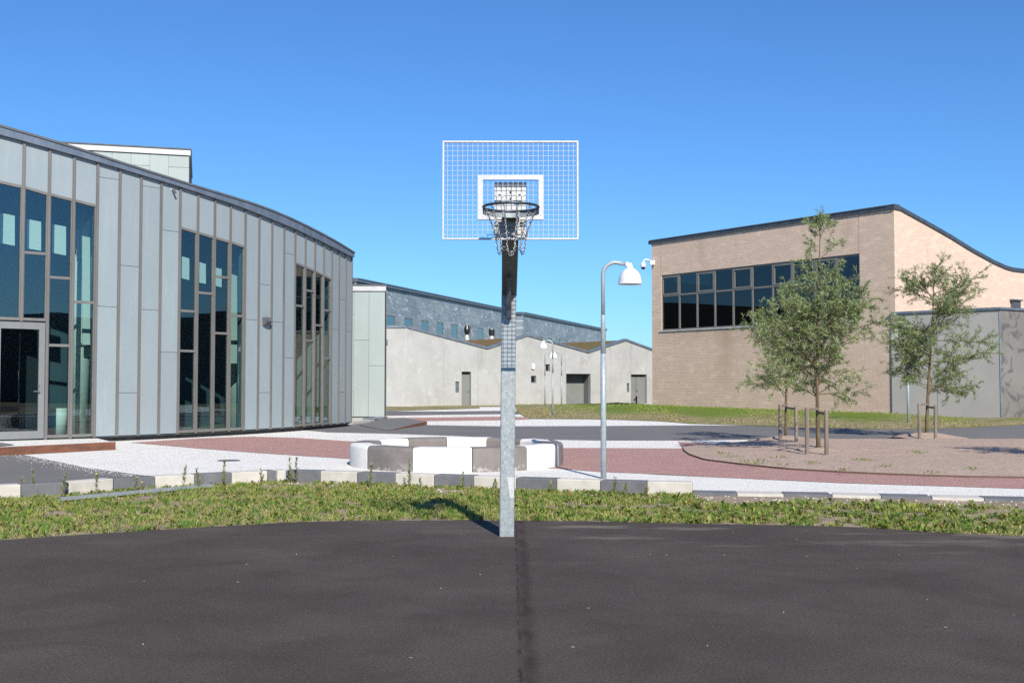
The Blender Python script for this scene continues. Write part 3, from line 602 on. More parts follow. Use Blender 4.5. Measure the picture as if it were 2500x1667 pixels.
# fascia + roof + plinth
fa, fa2, rf, pl = MB(), MB(), MB(), MB()
for i in range(I0, I1):
    n0, n1 = nrm(i), nrm(i+1)
    def q(i_, n_, o, z): v = P[i_]+n_*o; return (v.x, v.y, z)
    hT0, hT1 = ZT[i], ZT[i+1]; hB0, hB1 = ZB_[i]+.0, ZB_[i+1]+.0
    fa.hexa([q(i, n0, .12, hB0), q(i+1, n1, .12, hB1), q(i+1, n1, -.2, hB1), q(i, n0, -.2, hB0)], [q(i, n0, .12, hT0-.06), q(i+1, n1, .12, hT1-.06), q(i+1, n1, -.2, hT1-.06), q(i, n0, -.2, hT0-.06)])
    fa2.hexa([q(i, n0, .15, hT0-.058), q(i+1, n1, .15, hT1-.058), q(i+1, n1, -.3, hT1-.058), q(i, n0, -.3, hT0-.058)], [q(i, n0, .15, hT0), q(i+1, n1, .15, hT1), q(i+1, n1, -.3, hT1), q(i, n0, -.3, hT0)])
    rf.hexa([q(i, n0, -.3, hT0-.3), q(i+1, n1, -.3, hT1-.3), q(i+1, n1, -9, hT1-.3), q(i, n0, -9, hT0-.3)], [q(i, n0, -.3, hT0-.03), q(i+1, n1, -.3, hT1-.03), q(i+1, n1, -9, hT1-.03), q(i, n0, -9, hT0-.03)])
    pl.hexa([q(i, n0, -.10, -.1), q(i+1, n1, -.10, -.1), q(i+1, n1, -.3, -.1), q(i, n0, -.3, -.1)], [q(i, n0, -.10, ZP-.03), q(i+1, n1, -.10, ZP-.03), q(i+1, n1, -.3, ZP-.03), q(i, n0, -.3, ZP-.03)])
    pl.hexa([q(i, n0, .0, ZP-.05), q(i+1, n1, .0, ZP-.05), q(i+1, n1, -.3, ZP-.05), q(i, n0, -.3, ZP-.05)], [q(i, n0, .0, ZP-.032), q(i+1, n1, .0, ZP-.032), q(i+1, n1, -.3, ZP-.032), q(i, n0, -.3, ZP-.032)])
hh(fa, 'fascia', M['fascia']); hh(fa2, 'roof_edge', M['roofing']); hh(rf, 'roof', M['roofing']); hh(pl, 'plinth', M['dark'])
# end walls, back wall, floor
mb = MB(); inner = [P[i]-nrm(i)*4.2 for i in range(I0, I1+1)]
for i in range(I0, I1):
    a, b = P[i]-nrm(i)*8.9, P[i+1]-nrm(i+1)*8.9; mb.bar((a.x, a.y, 4), (b.x, b.y, 4), .2, 9)
hh(mb, 'rear_wall', M['in_wall'])
for i, s in ((I1, 1), (I0, -1)):
    mb = MB(); a = P[i]; b = P[i]-nrm(i)*9; mb.bar((a.x-nrm(i).x*.16, a.y-nrm(i).y*.16, ZT[i]/2-.1), (b.x, b.y, ZT[i]/2-.1), .12, ZT[i]-.1); hh(mb, 'end_wall', M['panel'])
mb = MB()
for i in range(I0, I1):
    a, b = inner[i-I0], inner[i-I0+1]; mb.bar((a.x, a.y, 4), (b.x, b.y, 4), .1, 7.8)
hh(mb, 'inner_wall', M['in_wall'])
mb = MB()
for i in range(I0, I1):
    a, b, c, d = P[i]-nrm(i)*.3, P[i+1]-nrm(i+1)*.3, P[i+1]-nrm(i+1)*8.8, P[i]-nrm(i)*8.8
    mb.hexa([(v.x, v.y, 0) for v in (a, b, c, d)], [(v.x, v.y, .12) for v in (a, b, c, d)])
hh(mb, 'floor_slab', M['in_floor'])
# pale boards added for bright far-wall windows; tall ones and tubes are columns
def behind(px, py, off, i):
    n_ = nrm(i); a = P[i]-n_*off; d = Vector((-n_.y, n_.x)); return at_line(px, py, a, a+d)
def board(c, x0_, x1_, yt0, yt1, yb0, yb1, i, off=.6):
    A, B, C_, D_ = behind(*c(x0_, yb0), off, i), behind(*c(x1_, yb1), off, i), behind(*c(x1_, yt1), off, i), behind(*c(x0_, yt0), off, i); n_ = nrm(i); e = Vector((n_.x, n_.y, 0))*-.04
    bd = MB().hexa([A, B, C_, D_], [A+e, B+e, C_+e, D_+e]); hh(bd, 'pale_stand_in', M['in_pale'])
board(w1, -60, 135, 285, 325, 560, 598, -1); board(w1, 245, 375, 354, 380, 622, 643, 1); board(w1, 478, 602, 401, 424, 662, 686, 2); board(w1, 700, 748, 445, 450, 700, 712, 3, 1.3)
board(w1, 752, 822, 445, 338, 1500, 1500, 3, .9)
board(r1, 118, 195, 75, 97, 243, 263, 7); board(r1, 250, 322, 118, 140, 277, 292, 8); board(r1, 385, 443, 165, 178, 303, 318, 9); board(r1, 512, 562, 150, 88, 900, 900, 10, .8)
for c, x, y, i in ((z2, 770, 900, 3), (z2, 545, 1300, 2), (r1, 550, 900, 10)):
    mb = MB(); p = behind(*c(x, y), 1.6, i); mb.tube([(p.x, p.y, .12), (p.x, p.y, 6.6 if i > 2 else .9)], .26, 20); hh(mb, 'column', M['in_pale'], smooth=True)
# windows
trans = {-1: [], 0: [w1(0, 665)[1]], 1: [w1(0, 890)[1], w1(0, 1505)[1]], 2: [w1(0, 1112)[1]], 7: [r1(0, 500)[1], r1(0, 805)[1]], 8: [r1(0, 363)[1]], 9: [r1(0, 240)[1], r1(0, 670)[1]], 10: [r1(0, 536)[1]],
         15: [r2(0, 460)[1]], 16: [r2(0, 345)[1], r2(0, 725)[1]], 17: [r2(0, 609)[1]], 18: [r2(0, 495)[1], r2(0, 862)[1]]}
ZDOOR = z_at(P[0].y, w1(0, 1285)[1])
def window(bays, label, door=False):
    fr, gl = MB(), MB()
    for i in bays:
        bot = ZDOOR+.02 if (door and i in (-1, 0)) else ZP+.005
        h0, h1 = HD[i], HD[i+1]
        fbox(fr, i, .045, .955, h0-.04, h1-.04, h0+.03, h1+.03, -.05, .02)
        fbox(fr, i, .045, .955, bot, bot, bot+.075, bot+.075, -.05, .02)
        for s in (.045, .91): fbox(fr, i, s, s+.045, bot+.075, bot+.075, lp(h0, h1, s)-.04, lp(h0, h1, s+.045)-.04, -.05, .012)
        for y in trans.get(i, []): z = z_at((P[i].y+P[i+1].y)/2, y); fbox(fr, i, .09, .91, z-.035, z-.035, z+.035, z+.035, -.05, .016)
        fbox(gl, i, .09, .91, bot+.075, bot+.075, lp(h0, h1, .09)-.04, lp(h0, h1, .91)-.04, -.032, -.026)
    w = hh(fr, 'window', M['frame']); w['label'] = label
    # only the outer pane surface is kept
    hh(gl, 'pane', M['glass'], w)
window(range(-1, 3), 'tall four bay window above and beside the glazed door', True)
window(range(7, 11), 'tall four bay window in the middle of the curved wall')
window(range(15, 19), 'tall four bay window nearest the right end of the curved wall')
window(range(-7, -3), 'tall window further left')
# door
fr, gl = MB(), MB()
for i in (-1, 0):
    fbox(fr, i, .05 if i == -1 else 0, 1 if i == -1 else .93, ZDOOR-.20, ZDOOR-.20, ZDOOR-.02, ZDOOR-.02, -.05, .035)
    fbox(fr, i, .05 if i == -1 else 0, 1 if i == -1 else .93, ZP, ZP, ZP+.2, ZP+.2, -.05, .035)
    fbox(gl, i, .25 if i == -1 else 0, 1 if i == -1 else .70, ZP+.2, ZP+.2, ZDOOR-.2, ZDOOR-.2, -.012, -.006)
fbox(fr, -1, .05, .25, ZP+.2, ZP+.2, ZDOOR-.2, ZDOOR-.2, -.05, .033); fbox(fr, 0, .70, .93, ZP+.2, ZP+.2, ZDOOR-.2, ZDOOR-.2, -.05, .033)
dr = hh(fr, 'door', M['door']); hh(gl, 'pane', M['glass_door'], dr)
mb = MB(); h = at_line(*z2(365, 1078), P[0], P[1]); dd = (P[1]-P[0]).normalized(); nn = Vector((dd.y, -dd.x)); D3 = Vector((dd.x, dd.y, 0)); N3 = Vector((nn.x, nn.y, 0))
mb.tube([h+N3*.03, h+N3*.1], .014, 8); mb.tube([h+N3*.1+D3*.01, h+N3*.1-D3*.15], .012, 8); mb.box(tuple(h+N3*.04), (.03, .03, .05))
hh(mb, 'handle', M['chain'], dr); k_ = at_line(*z2(365, 1024), P[0], P[1]); mb = MB(); mb.box(tuple(k_+N3*.036), (.035, .02, .05)); hh(mb, 'lock', M['lamp_grey'], dr)
# wall lamp and small camera on the hall
c = at_line(*z3(965, 1195), P[12], P[13]); dd = (P[13]-P[12]).normalized(); ang = math.atan2(dd.y, dd.x)
wl = empty('wall_lamp', c, ang, 'small grey wedge wall lamp on the curved panel wall between the second and third windows', 'wall lamp')
mb = MB(); mb.add([(-.12, .0, .13), (.12, 0, .13), (.12, -.13, .13), (-.12, -.13, .13), (-.12, 0, -.13), (.12, 0, -.13), (.12, -.05, -.13), (-.12, -.05, -.13), (.12, -.22, .0), (-.12, -.22, 0)],
 [(0, 1, 2, 3), (4, 7, 6, 5), (3, 2, 8, 9), (9, 8, 6, 7), (0, 3, 9, 7, 4), (1, 5, 6, 8, 2), (0, 4, 5, 1)]); mb.build('housing', M['lamp_grey'], wl)
MB().add([(-.1, -.055, -.128), (.1, -.055, -.128), (.1, -.2, -.02), (-.1, -.2, -.02), (-.1, -.06, -.133), (.1, -.06, -.133), (.1, -.205, -.025), (-.1, -.205, -.025)], [(0, 1, 2, 3), (7, 6, 5, 4), (0, 4, 5, 1), (1, 5, 6, 2), (2, 6, 7, 3), (3, 7, 4, 0)]).build('louvre', M['lamp_grey'], wl)
c = at_line(*z1(1640, 735), P[6], P[7]); cm = empty('security_camera', c, math.atan2((P[7]-P[6]).y, (P[7]-P[6]).x), 'tiny bracket camera high on the curved panel wall under the eaves', 'camera')
MB().tube([(0, 0, .06), (0, -.1, .07)], .012, 6).box((0, -.005, .06), (.07, .012, .07)).build('bracket', M['fascia_white'], cm); mb = MB(); mb.bar((0, -.06, .07), (.03, -.17, -.06), .04, .05); mb.build('body', M['lamp_grey'], cm)

# ------------------------------------------------------------------ pale panel boxes (tower behind, block at the far end)
def panel_box(name, label, Pa, Pb, depth, z0, zt, seams, hseams, fas, mat=M['panel_light'], fh=.28, skew=0):
    """front face from Pa (left) to Pb (right); seams = x pixels of vertical joints"""
    Pa, Pb = Vector(Pa), Vector(Pb); d = (Pb-Pa).normalized(); bk = Vector((-d.y, d.x)); root = empty(name, (Pb.x, Pb.y, 0), 0, label, 'building'); off = Vector((-Pb.x, -Pb.y, 0))
    def fin(mb, n_, m_): mb.v = [tuple(Vector(v)+off) for v in mb.v]; return mb.build(n_, m_, root)
    A, B = Pa+bk*.03, Pb+bk*.03-d*.02; C_, D_ = Pb+bk*depth-d*(.02+skew), Pa+bk*depth
    fin(MB().prism([A, B, C_, D_], z0, zt-.05), 'wall', M['lamp_grey'])
    xs = [0]+sorted(seams)+[(Pb-Pa).length]; mb = MB()
    for k in range(len(xs)-1):
        a, b = Pa+d*(xs[k]+.006), Pa+d*(xs[k+1]-.006); zs = [z0+.02]+sorted(hseams.get(k, []))+[zt-fh]
        for u, v in zip(zs[:-1], zs[1:]): mb.prism([a, b, b+bk*.03, a+bk*.03], u+.007, v-.007)
    fin(mb, 'cladding', mat)
    mb = MB(); a, b = Pa-bk*.06, Pb-bk*.06+d*.05; mb.prism([a, b, b+bk*depth-d*skew, a+bk*depth], zt-fh+.02, zt-.05); fin(mb, 'fascia', fas)
    mb = MB(); a, b = Pa-bk*.09, Pb-bk*.09+d*.08; mb.prism([a, b, b+bk*(depth+.1)-d*skew, a+bk*(depth+.1)], zt-.05, zt); fin(mb, 'roof_edge', M['roofing'])
    return root
tr = at_Y(*z1(1812, 330), 42.0); zt_ = tr.z; tlx = at_Y(*z1(540, 258), 40.7)
d_ = (tr.xy-tlx.xy).normalized(); La = tr.xy-d_*9
ln = 9.0; seams = [ln-s for s in (.68*k+.08 for k in range(1, 13))]
hs = {}
for k in range(13): hs[12-k] = [zt_-.28-(.45+.08*(k % 2)*2)] if k % 2 == 0 else []
tower = panel_box('panel_tower', 'pale panelled tower block rising behind the curved roof on the left', La, tr.xy, 6, 5.5, zt_, seams, hs, M['fascia_white'])
mb = MB(); mb.tube([(.04, .1, zt_-.35), (.04, .1, 6)], .04, 8); mb.box((.09, .1, 8.95), (.14, .05, .05)); mb.build('downpipe', M['black'], tower)
pr = at_Y(*r2(812, 1312), 48.0); ztb = z_at(48, r2(0, 298)[1]); zb0 = z_at(48, r2(0, 1312)[1])
def zr(y): return z_at(48, r2(0, y)[1])
ln = 4.0; sx = [ln-.04-.66*k for k in range(1, 6)][::-1]
blk = panel_box('panel_block', 'small pale green panelled block past the right end of the curved hall', (pr.x-ln, 48), (pr.x, 48), 5, zb0, ztb, sx, {5: [zr(918)], 4: [zr(722)], 3: [zr(527), zr(1115)]}, M['fascia_white'], fh=.30, skew=.66)
mb = MB(); mb.prism([(.03, .02), (.07, .02), (-.56, 4.9), (-.64, 4.9)], zb0, ztb-.32); mb.build('side_wall', M['roofing'], blk)
# concrete steps at the block, asphalt ramp with rusted edge
st = empty('entrance_steps', (-6.3, 44, 0), 0, 'low pale concrete landing below the pale panelled block', 'steps')
mb = MB(); mb.prism([(-1.2, -.4), (.1, -1.2), (.95, 3.6), (.95, 3.9), (-1.6, 3.9)], -.05, .10); mb.build('landing', M['kerb_white'], st)
mb = MB(); mb.prism([(.15, 1.3), (.9, 1.8), (.93, 3.5), (.5, 3.6)], .105, .16); mb.build('step_plate', M['fascia'], st)
A_ = at_z(*z5(420, 1535)); B_ = at_z(*z5(790, 1476)); rz_ = z_at(B_.y, z5(0, 1445)[1])
mb = MB(); poly = [A_, B_, Vector((-4.6, 47.0, 0)), Vector((-5.5, 45.6, 0)), Vector((-5.75, 41.5, 0))]; zs = [.01, rz_, rz_, rz_*.9, .03]
mb.prism([(p.x, p.y) for p in poly], -.05, zs); tag(mb.build('ramp', M['path']), kind='structure')
mb = MB(); n_ = (B_-A_).normalized(); s_ = Vector((n_.y, -n_.x, 0))*.02
mb.hexa([A_+s_, B_+s_, B_-s_*.0, A_-s_*.0], [A_+s_+Vector((0, 0, .015)), B_+s_+Vector((0, 0, rz_+.01)), B_+Vector((0, 0, rz_+.01)), A_+Vector((0, 0, .015))])
tag(mb.build('steel_edging', M['corten']), 'rusty steel edge of the small asphalt ramp beside the pale block', 'edging')
# raised gravel threshold at the hall door with rusted edge
e0 = at_z(*b4(-500, 215), 0); e1 = at_z(*b4(735, 149), 0); eh = z_at(e1.y, b4(0, 102)[1])
u_ = (e1-e0).normalized(); pts = [e0, e1, Vector((P[4].x, P[4].y, 0))+Vector((-.1, -.7, 0)), Vector((P[3].x+.1, P[3].y, 0)), Vector((P[-3].x, P[-3].y, 0))]
mb = MB(); mb.prism([(p.x, p.y) for p in pts], -.05, [eh-.01, eh-.01, .05, .1, .12]); tag(mb.build('gravel', M['white_gravel']), kind='structure')
e0s = e0; sN = Vector((u_.y, -u_.x, 0))*.015
mb = MB(); mb.hexa([e0+sN, e1+sN, e1, e0], [v+Vector((0, 0, eh+.01)) for v in (e0+sN, e1+sN, e1, e0)])
tag(mb.build('steel_edging', M['corten']), 'long rusty steel edging below the glazed door on the left', 'edging')
mb = MB(); q = [at_z(*b4(*p), eh-.006) for p in [(-500, 140), (0, 128), (95, 118), (0, 104), (-500, 96)]]; tag(sheet('path', q, eh-.004, M['path']), kind='structure')
# drain cover in the white gravel
p = at_z(*b4(1460, 219)); o = MB().lathe([(.001, .001), (.2, .001), (.215, .006), (.23, .006), (.235, .0), (.235, -.02)], (0, 0, 0), 28).build('drain_cover', M['lamp_grey']); o.location = p; tag(o, 'round dark drain cover lying in the white gravel', 'drain cover')
# galvanised channel lying in the weeds
a = at_z(*b4(388, 458), .055); b = at_z(*b4(1365, 374), .045)
rl = empty('steel_rail', a, math.atan2((b-a).y, (b-a).x), 'low galvanised steel channel lying in the weeds in front of the left kerb', 'rail'); ln = (b-a).length
mb = MB(); mb.box((ln/2, .05, .0), (ln, .11, .006)); mb.box((ln/2, -.003, -.02), (ln, .006, .04)); mb.box((ln/2, .103, -.02), (ln, .006, .04)); mb.build('channel', M['galv'], rl)
for s in (.57,): MB().box((ln*s, -.03, -.05), (.05, .04, .10)).build('post', M['galv'], rl)

# ------------------------------------------------------------------ concrete building with zigzag roof
prof = [at_line(*z5(x, y), WC, WR) for x, y in [(600, 541), (1370, 745)]]+[at_line(*z6(x, y), WC, WR) for x, y in [(265, 620), (845, 782), (1205, 665), (1510, 778)]]
cb = empty('concrete_hall', (WC.x, WC.y, 0), 0, 'long low raw concrete building with a zigzag roofline and planted roof', 'building'); OC = Vector((-WC.x, -WC.y, 0))
def cc(mb, n_, m_, parent=cb, **kw): mb.v = [tuple(Vector(v)+OC) for v in mb.v]; return mb.build(n_, m_, parent, **kw)
wd = (WR-WC).normalized(); wn = Vector((wd.y, -wd.x)); 
def S(x, y=1000): return (at_line(x, y, WC, WR).xy-WC).dot(wd)
ps = [((p.xy-WC).dot(wd), p.z) for p in prof]; ps.append(((WR-WC).length+1.5, ps[-1][1]-.3))
def roofz(s): return interp([a for a, _ in ps], [b for _, b in ps], s)
def WP(s, o=0): v = WC+wd*s+wn*o; return (v.x, v.y)
# openings: (s0,s1,z0,z1,depth)
def opening(c, xa, xb, yt, yb, dep, gr=False):
    p = c(xa, yt); q = c(xb, yb); a = at_line(*p, WC, WR); b = at_line(*q, WC, WR); return [S(p[0]), S(q[0]), 0 if gr else b.z, a.z, dep]
OPN = [opening(z5, 1065, 1100, 1063, 1170, .15), opening(z5, 1125, 1215, 968, 1295, .5, True), opening(z6, 300, 350, 1008, 1078, .15), opening(z6, 440, 482, 898, 966, .15), opening(z6, 637, 870, 988, 1283, 1.1, True), opening(z6, 1217, 1241, 1078, 1165, .15), opening(z6, 1258, 1408, 995, 1272, .5, True)]
cuts = sorted({0.0, ps[-1][0]} | {round(s, 4) for o in OPN for s in o[:2]} | {round(a, 4) for a, _ in ps[1:-1]})
mb = MB()
for a, b in zip(cuts[:-1], cuts[1:]):
    mid = (a+b)/2; holes = [o for o in OPN if o[0]-1e-3 < mid < o[1]+1e-3]; z = -.1; segs = []
    for o in sorted(holes, key=lambda o: o[2]): segs.append((z, z, o[2], o[2])); z = o[3]
    segs.append((z, z, roofz(a), roofz(b)))
    for s in segs:
        if s[2]-s[0] < .02 and s[3]-s[1] < .02: continue
        A, B = WP(a), WP(b); C_, D_ = WP(b, -.35), WP(a, -.35)
        mb.hexa([(*A, s[0]), (*B, s[1]), (*C_, s[1]), (*D_, s[0])], [(*A, s[2]), (*B, s[3]), (*C_, s[3]), (*D_, s[2])])
zl = z_at(76, z5(0, 546)[1]); mb.hexa([(WL.x, WL.y, -.1), (WC.x, WC.y, -.1), (WC.x, WC.y+.35, -.1), (WL.x, WL.y+.35, -.1)], [(WL.x, WL.y, zl), (WC.x, WC.y, roofz(0)), (WC.x, WC.y+.35, roofz(0)), (WL.x, WL.y+.35, zl)])
cc(mb, 'wall', M['concrete'])
jm = simple('joint_sealant', (.29, .285, .27), None, 3, .9)
for c, x in ((z5, 950), (z5, 1282), (z6, 395), (z6, 632), (z6, 1065), (z6, 1255), (z6, 1411)):
    mb = MB(); s = S(c(x, 0)[0]); ok = [o for o in OPN if o[0]-.02 <= s <= o[1]+.02]; z0 = max([o[3] for o in ok]+[0]); A = WP(s-.012, .004); B = WP(s+.012, .004); C_ = WP(s+.012, -.02); D_ = WP(s-.012, -.02)
    mb.hexa([(*A, z0), (*B, z0), (*C_, z0), (*D_, z0)], [(*A, roofz(s)-.15), (*B, roofz(s)-.15), (*C_, roofz(s)-.15), (*D_, roofz(s)-.15)]); cc(mb, 'wall_joint', jm)
mb = MB()   # roof trim
for (a, za), (b, zb2) in zip(ps[:-1], ps[1:]):
    A, B, C_, D_ = WP(a, .08), WP(b, .08), WP(b, -.4), WP(a, -.4); mb.hexa([(*A, za-.07), (*B, zb2-.07), (*C_, zb2-.07), (*D_, za-.07)], [(*A, za+.10), (*B, zb2+.10), (*C_, zb2+.10), (*D_, za+.10)])
mb.hexa([(WL.x, WL.y-.08, zl-.07), (WC.x-.02, WC.y-.08, roofz(0)-.07), (WC.x-.02, WC.y+.4, roofz(0)-.07), (WL.x, WL.y+.4, zl-.07)], [(WL.x, WL.y-.08, zl+.10), (WC.x-.02, WC.y-.08, roofz(0)+.10), (WC.x-.02, WC.y+.4, roofz(0)+.10), (WL.x, WL.y+.4, zl+.10)])
cc(mb, 'roof_trim', M['fascia'])
crest = [(0, z5(0, 650)[1]), (S(z5(1085, 0)[0]), z5(0, 655)[1]), (S(z5(1500, 0)[0]), z5(0, 650)[1]), (S(z6(265, 0)[0]), z6(0, 690)[1]), (S(z6(600, 0)[0]), z6(0, 702)[1]), (S(z6(950, 0)[0]), z6(0, 697)[1]), (S(z6(1060, 0)[0]), z6(0, 688)[1]), (S(z6(1200, 0)[0]), z6(0, 700)[1]), (ps[-1][0], z6(0, 780)[1])]
mb = MB(); n = 40; sm = ps[-1][0]
for i in range(n+1):
    s = sm*i/n; f_ = WP(s, -.35); mb.v.append((*f_, roofz(s)+.0)); b_ = WP(s, -12); zz = z_at(b_[1], interp([a for a, _ in crest], [b for _, b in crest], s)); 
    for k in (.35, .7, 1.0): q = WP(s, -.35-11.65*k); mb.v.append((*q, roofz(s)+(zz-roofz(s))*k))
    q = WP(s, -20); mb.v.append((*q, zz-1.5))
for i in range(n):
    for k in range(4): q = i*5+k; mb.f.append((q, q+1, q+6, q+5))
cc(mb, 'green_roof', M['sedum'])
# recess backs, doors, windows
def back(o, dep, mat, name, parent=cb, x0=0, x1=0, z0=0, z1=0, th=.06):
    a, b = o[0]+x0, o[1]-x1; mb = MB(); A, B, C_, D_ = WP(a, -dep), WP(b, -dep), WP(b, -dep-th), WP(a, -dep-th); zz0, zz1 = o[2]+z0, o[3]-z1
    mb.hexa([(*A, zz0), (*B, zz0), (*C_, zz0), (*D_, zz0)], [(*A, zz1), (*B, zz1), (*C_, zz1), (*D_, zz1)]); return cc(mb, name, mat, parent)
def sides(o, dep, mat, name):
    mb = MB()
    for a, b in ((o[0]-.08, o[0]), (o[1], o[1]+.08)):
        A, B, C_, D_ = WP(a, -.352), WP(b, -.352), WP(b, -dep-.1), WP(a, -dep-.1); mb.hexa([(*A, o[2]), (*B, o[2]), (*C_, o[2]), (*D_, o[2])], [(*A, o[3]), (*B, o[3]), (*C_, o[3]), (*D_, o[3])])
    A, B, C_, D_ = WP(o[0]-.08, -.352), WP(o[1]+.08, -.352), WP(o[1]+.08, -dep-.1), WP(o[0]-.08, -dep-.1); mb.hexa([(*A, o[3]+.003), (*B, o[3]+.003), (*C_, o[3]+.003), (*D_, o[3]+.003)], [(*A, o[3]+.1), (*B, o[3]+.1), (*C_, o[3]+.1), (*D_, o[3]+.1)])
    return cc(mb, name, mat)
def knob(o, f, dep, parent):
    p = WP(o[0]+(o[1]-o[0])*f, -dep+.05); cc(MB().tube([(p[0], p[1], 1.05), (p[0]+.1, p[1], 1.05)], .02, 6).box((p[0], p[1], 1.05), (.05, .05, .16)), 'handle', M['chain'], parent)
for idx, lab in ((0, None), (5, None)):
    o = OPN[idx]; nb = back(o, .12, M['fascia'], 'wall_niche'); q = WP(o[0]+.25, -.08); cc(MB().box((q[0], q[1], o[2]+.45), (.12, .06, .3)), 'intercom', M['lamp_grey'], nb)
o = OPN[1]; d1 = back(o, .28, M['steel_door'], 'door', z1=.2); d1['label'] = 'single grey steel door'; knob(o, .85, .28, d1); back([o[0], o[1], o[3]-.2, o[3], 0], .26, M['dark'], 'header_shade')  # dark strip above the leaf paints in the lintel's shade
o = OPN[6]; d1 = back(o, .28, M['steel_door'], 'door', z1=.12); d1['label'] = 'double grey steel door'; knob(o, .48, .28, d1); back([o[0], o[1], o[3]-.12, o[3], 0], .26, M['dark'], 'header_shade')  # lintel shade added as a dark strip here too
m_ = (o[0]+o[1])/2-.1; mb = MB(); A, B, C_, D_ = WP(m_-.012, -.27), WP(m_+.012, -.27), WP(m_+.012, -.29), WP(m_-.012, -.29); mb.hexa([(*A, .05), (*B, .05), (*C_, .05), (*D_, .05)], [(*A, o[3]-.12), (*B, o[3]-.12), (*C_, o[3]-.12), (*D_, o[3]-.12)]); cc(mb, 'door_gap', M['dark'], d1)
o = OPN[4]; d1 = back(o, 1.0, M['steel_door'], 'garage_door'); sides(o, 1.0, M['steel_door'], 'recess_lining')
mb = MB(); back([o[0]-.05, o[1]+.05, -.02, .05, 0], -.05, M['fascia'], 'threshold', th=1.0)
for idx in (2, 3):
    o = OPN[idx]; fr = MB()
    for (a, b, c_, d_2) in ((o[0], o[1], o[2], o[2]+.07), (o[0], o[1], o[3]-.07, o[3]), (o[0], o[0]+.07, o[2]+.07, o[3]-.07), (o[1]-.07, o[1], o[2]+.07, o[3]-.07)):
        A, B, C_, D_ = WP(a, -.12), WP(b, -.12), WP(b, -.2), WP(a, -.2); fr.hexa([(*A, c_), (*B, c_), (*C_, c_), (*D_, c_)], [(*A, d_2), (*B, d_2), (*C_, d_2), (*D_, d_2)])
    w = cc(fr, 'window', M['frame']); back(o, .16, M['glass_mint'], 'pane', w, .07, .07, .07, .07, .01); back(o, .33, M['dark'], 'blind', w)
vb = at_line(*z6(315, 915), WC, WR); q = vb.xy+wn*.06; o_ = MB(); o_.box((0, 0, 0), (.26, .13, .38), math.atan2(wd.y, wd.x)); o_.box((0, -.01, -.21), (.2, .1, .05), math.atan2(wd.y, wd.x)); o_ = o_.build('vent_box', M['shade']); o_.location = (q.x, q.y, vb.z); tag(o_, 'white box fixed high on the concrete wall above the small window', 'vent')
wl2 = at_line(*z5(398, 690), WL, WC); o_ = MB().add([(-.3, -.4, 0), (.3, -.4, 0), (.3, 0, .45), (-.3, 0, .45), (.3, 0, -.4), (-.3, 0, -.4)], [(0, 1, 2, 3), (0, 5, 4, 1), (1, 4, 2), (0, 3, 5), (2, 4, 5, 3)]).build('wall_lamp', M['lamp_grey']); o_.scale = (.5, .5, .5); o_.location = (wl2.x-.02, wl2.y, wl2.z); tag(o_, 'dark wedge wall lamp on the concrete wall, half hidden by the pale block', 'wall lamp')
# roof flues
for c, xx, yt, yb, kind in ((z5, 1176, 527, 655, 0), (z5, 1412, 562, 650, 1)):
    b_ = at_Y(*c(xx, yb), 92); t_ = z_at(92, c(0, yt)[1]); H = t_-b_.z; fl = empty('roof_flue', (b_.x, b_.y, b_.z-.5), 0, 'tall black waisted flue on the planted roof' if kind == 0 else 'short squat black flue on the planted roof near the hoop mast', 'flue', 'flues on the planted roof')
    MB().lathe([(.22, 0), (.22, .5+H*.12), (.17, .5+H*.16), (.15, .5+H*.3)], (0, 0, 0), 20).build('base', M['galv_white'], fl)
    if kind == 0: pr_ = [(.14, .5+H*.25), (.16, .5+H*.34), (.24, H*.55+.5), (.255, H*.72+.5), (.19, H*.9+.5), (.15, H+.5), (.001, H+.5)]
    else: pr_ = [(.14, .5+H*.3), (.235, .5+H*.32), (.24, H*.92+.5), (.22, H+.5), (.001, H+.5)]
    MB().lathe(pr_, (0, 0, 0), 20).build('cowl', M['black'], fl, smooth=False)
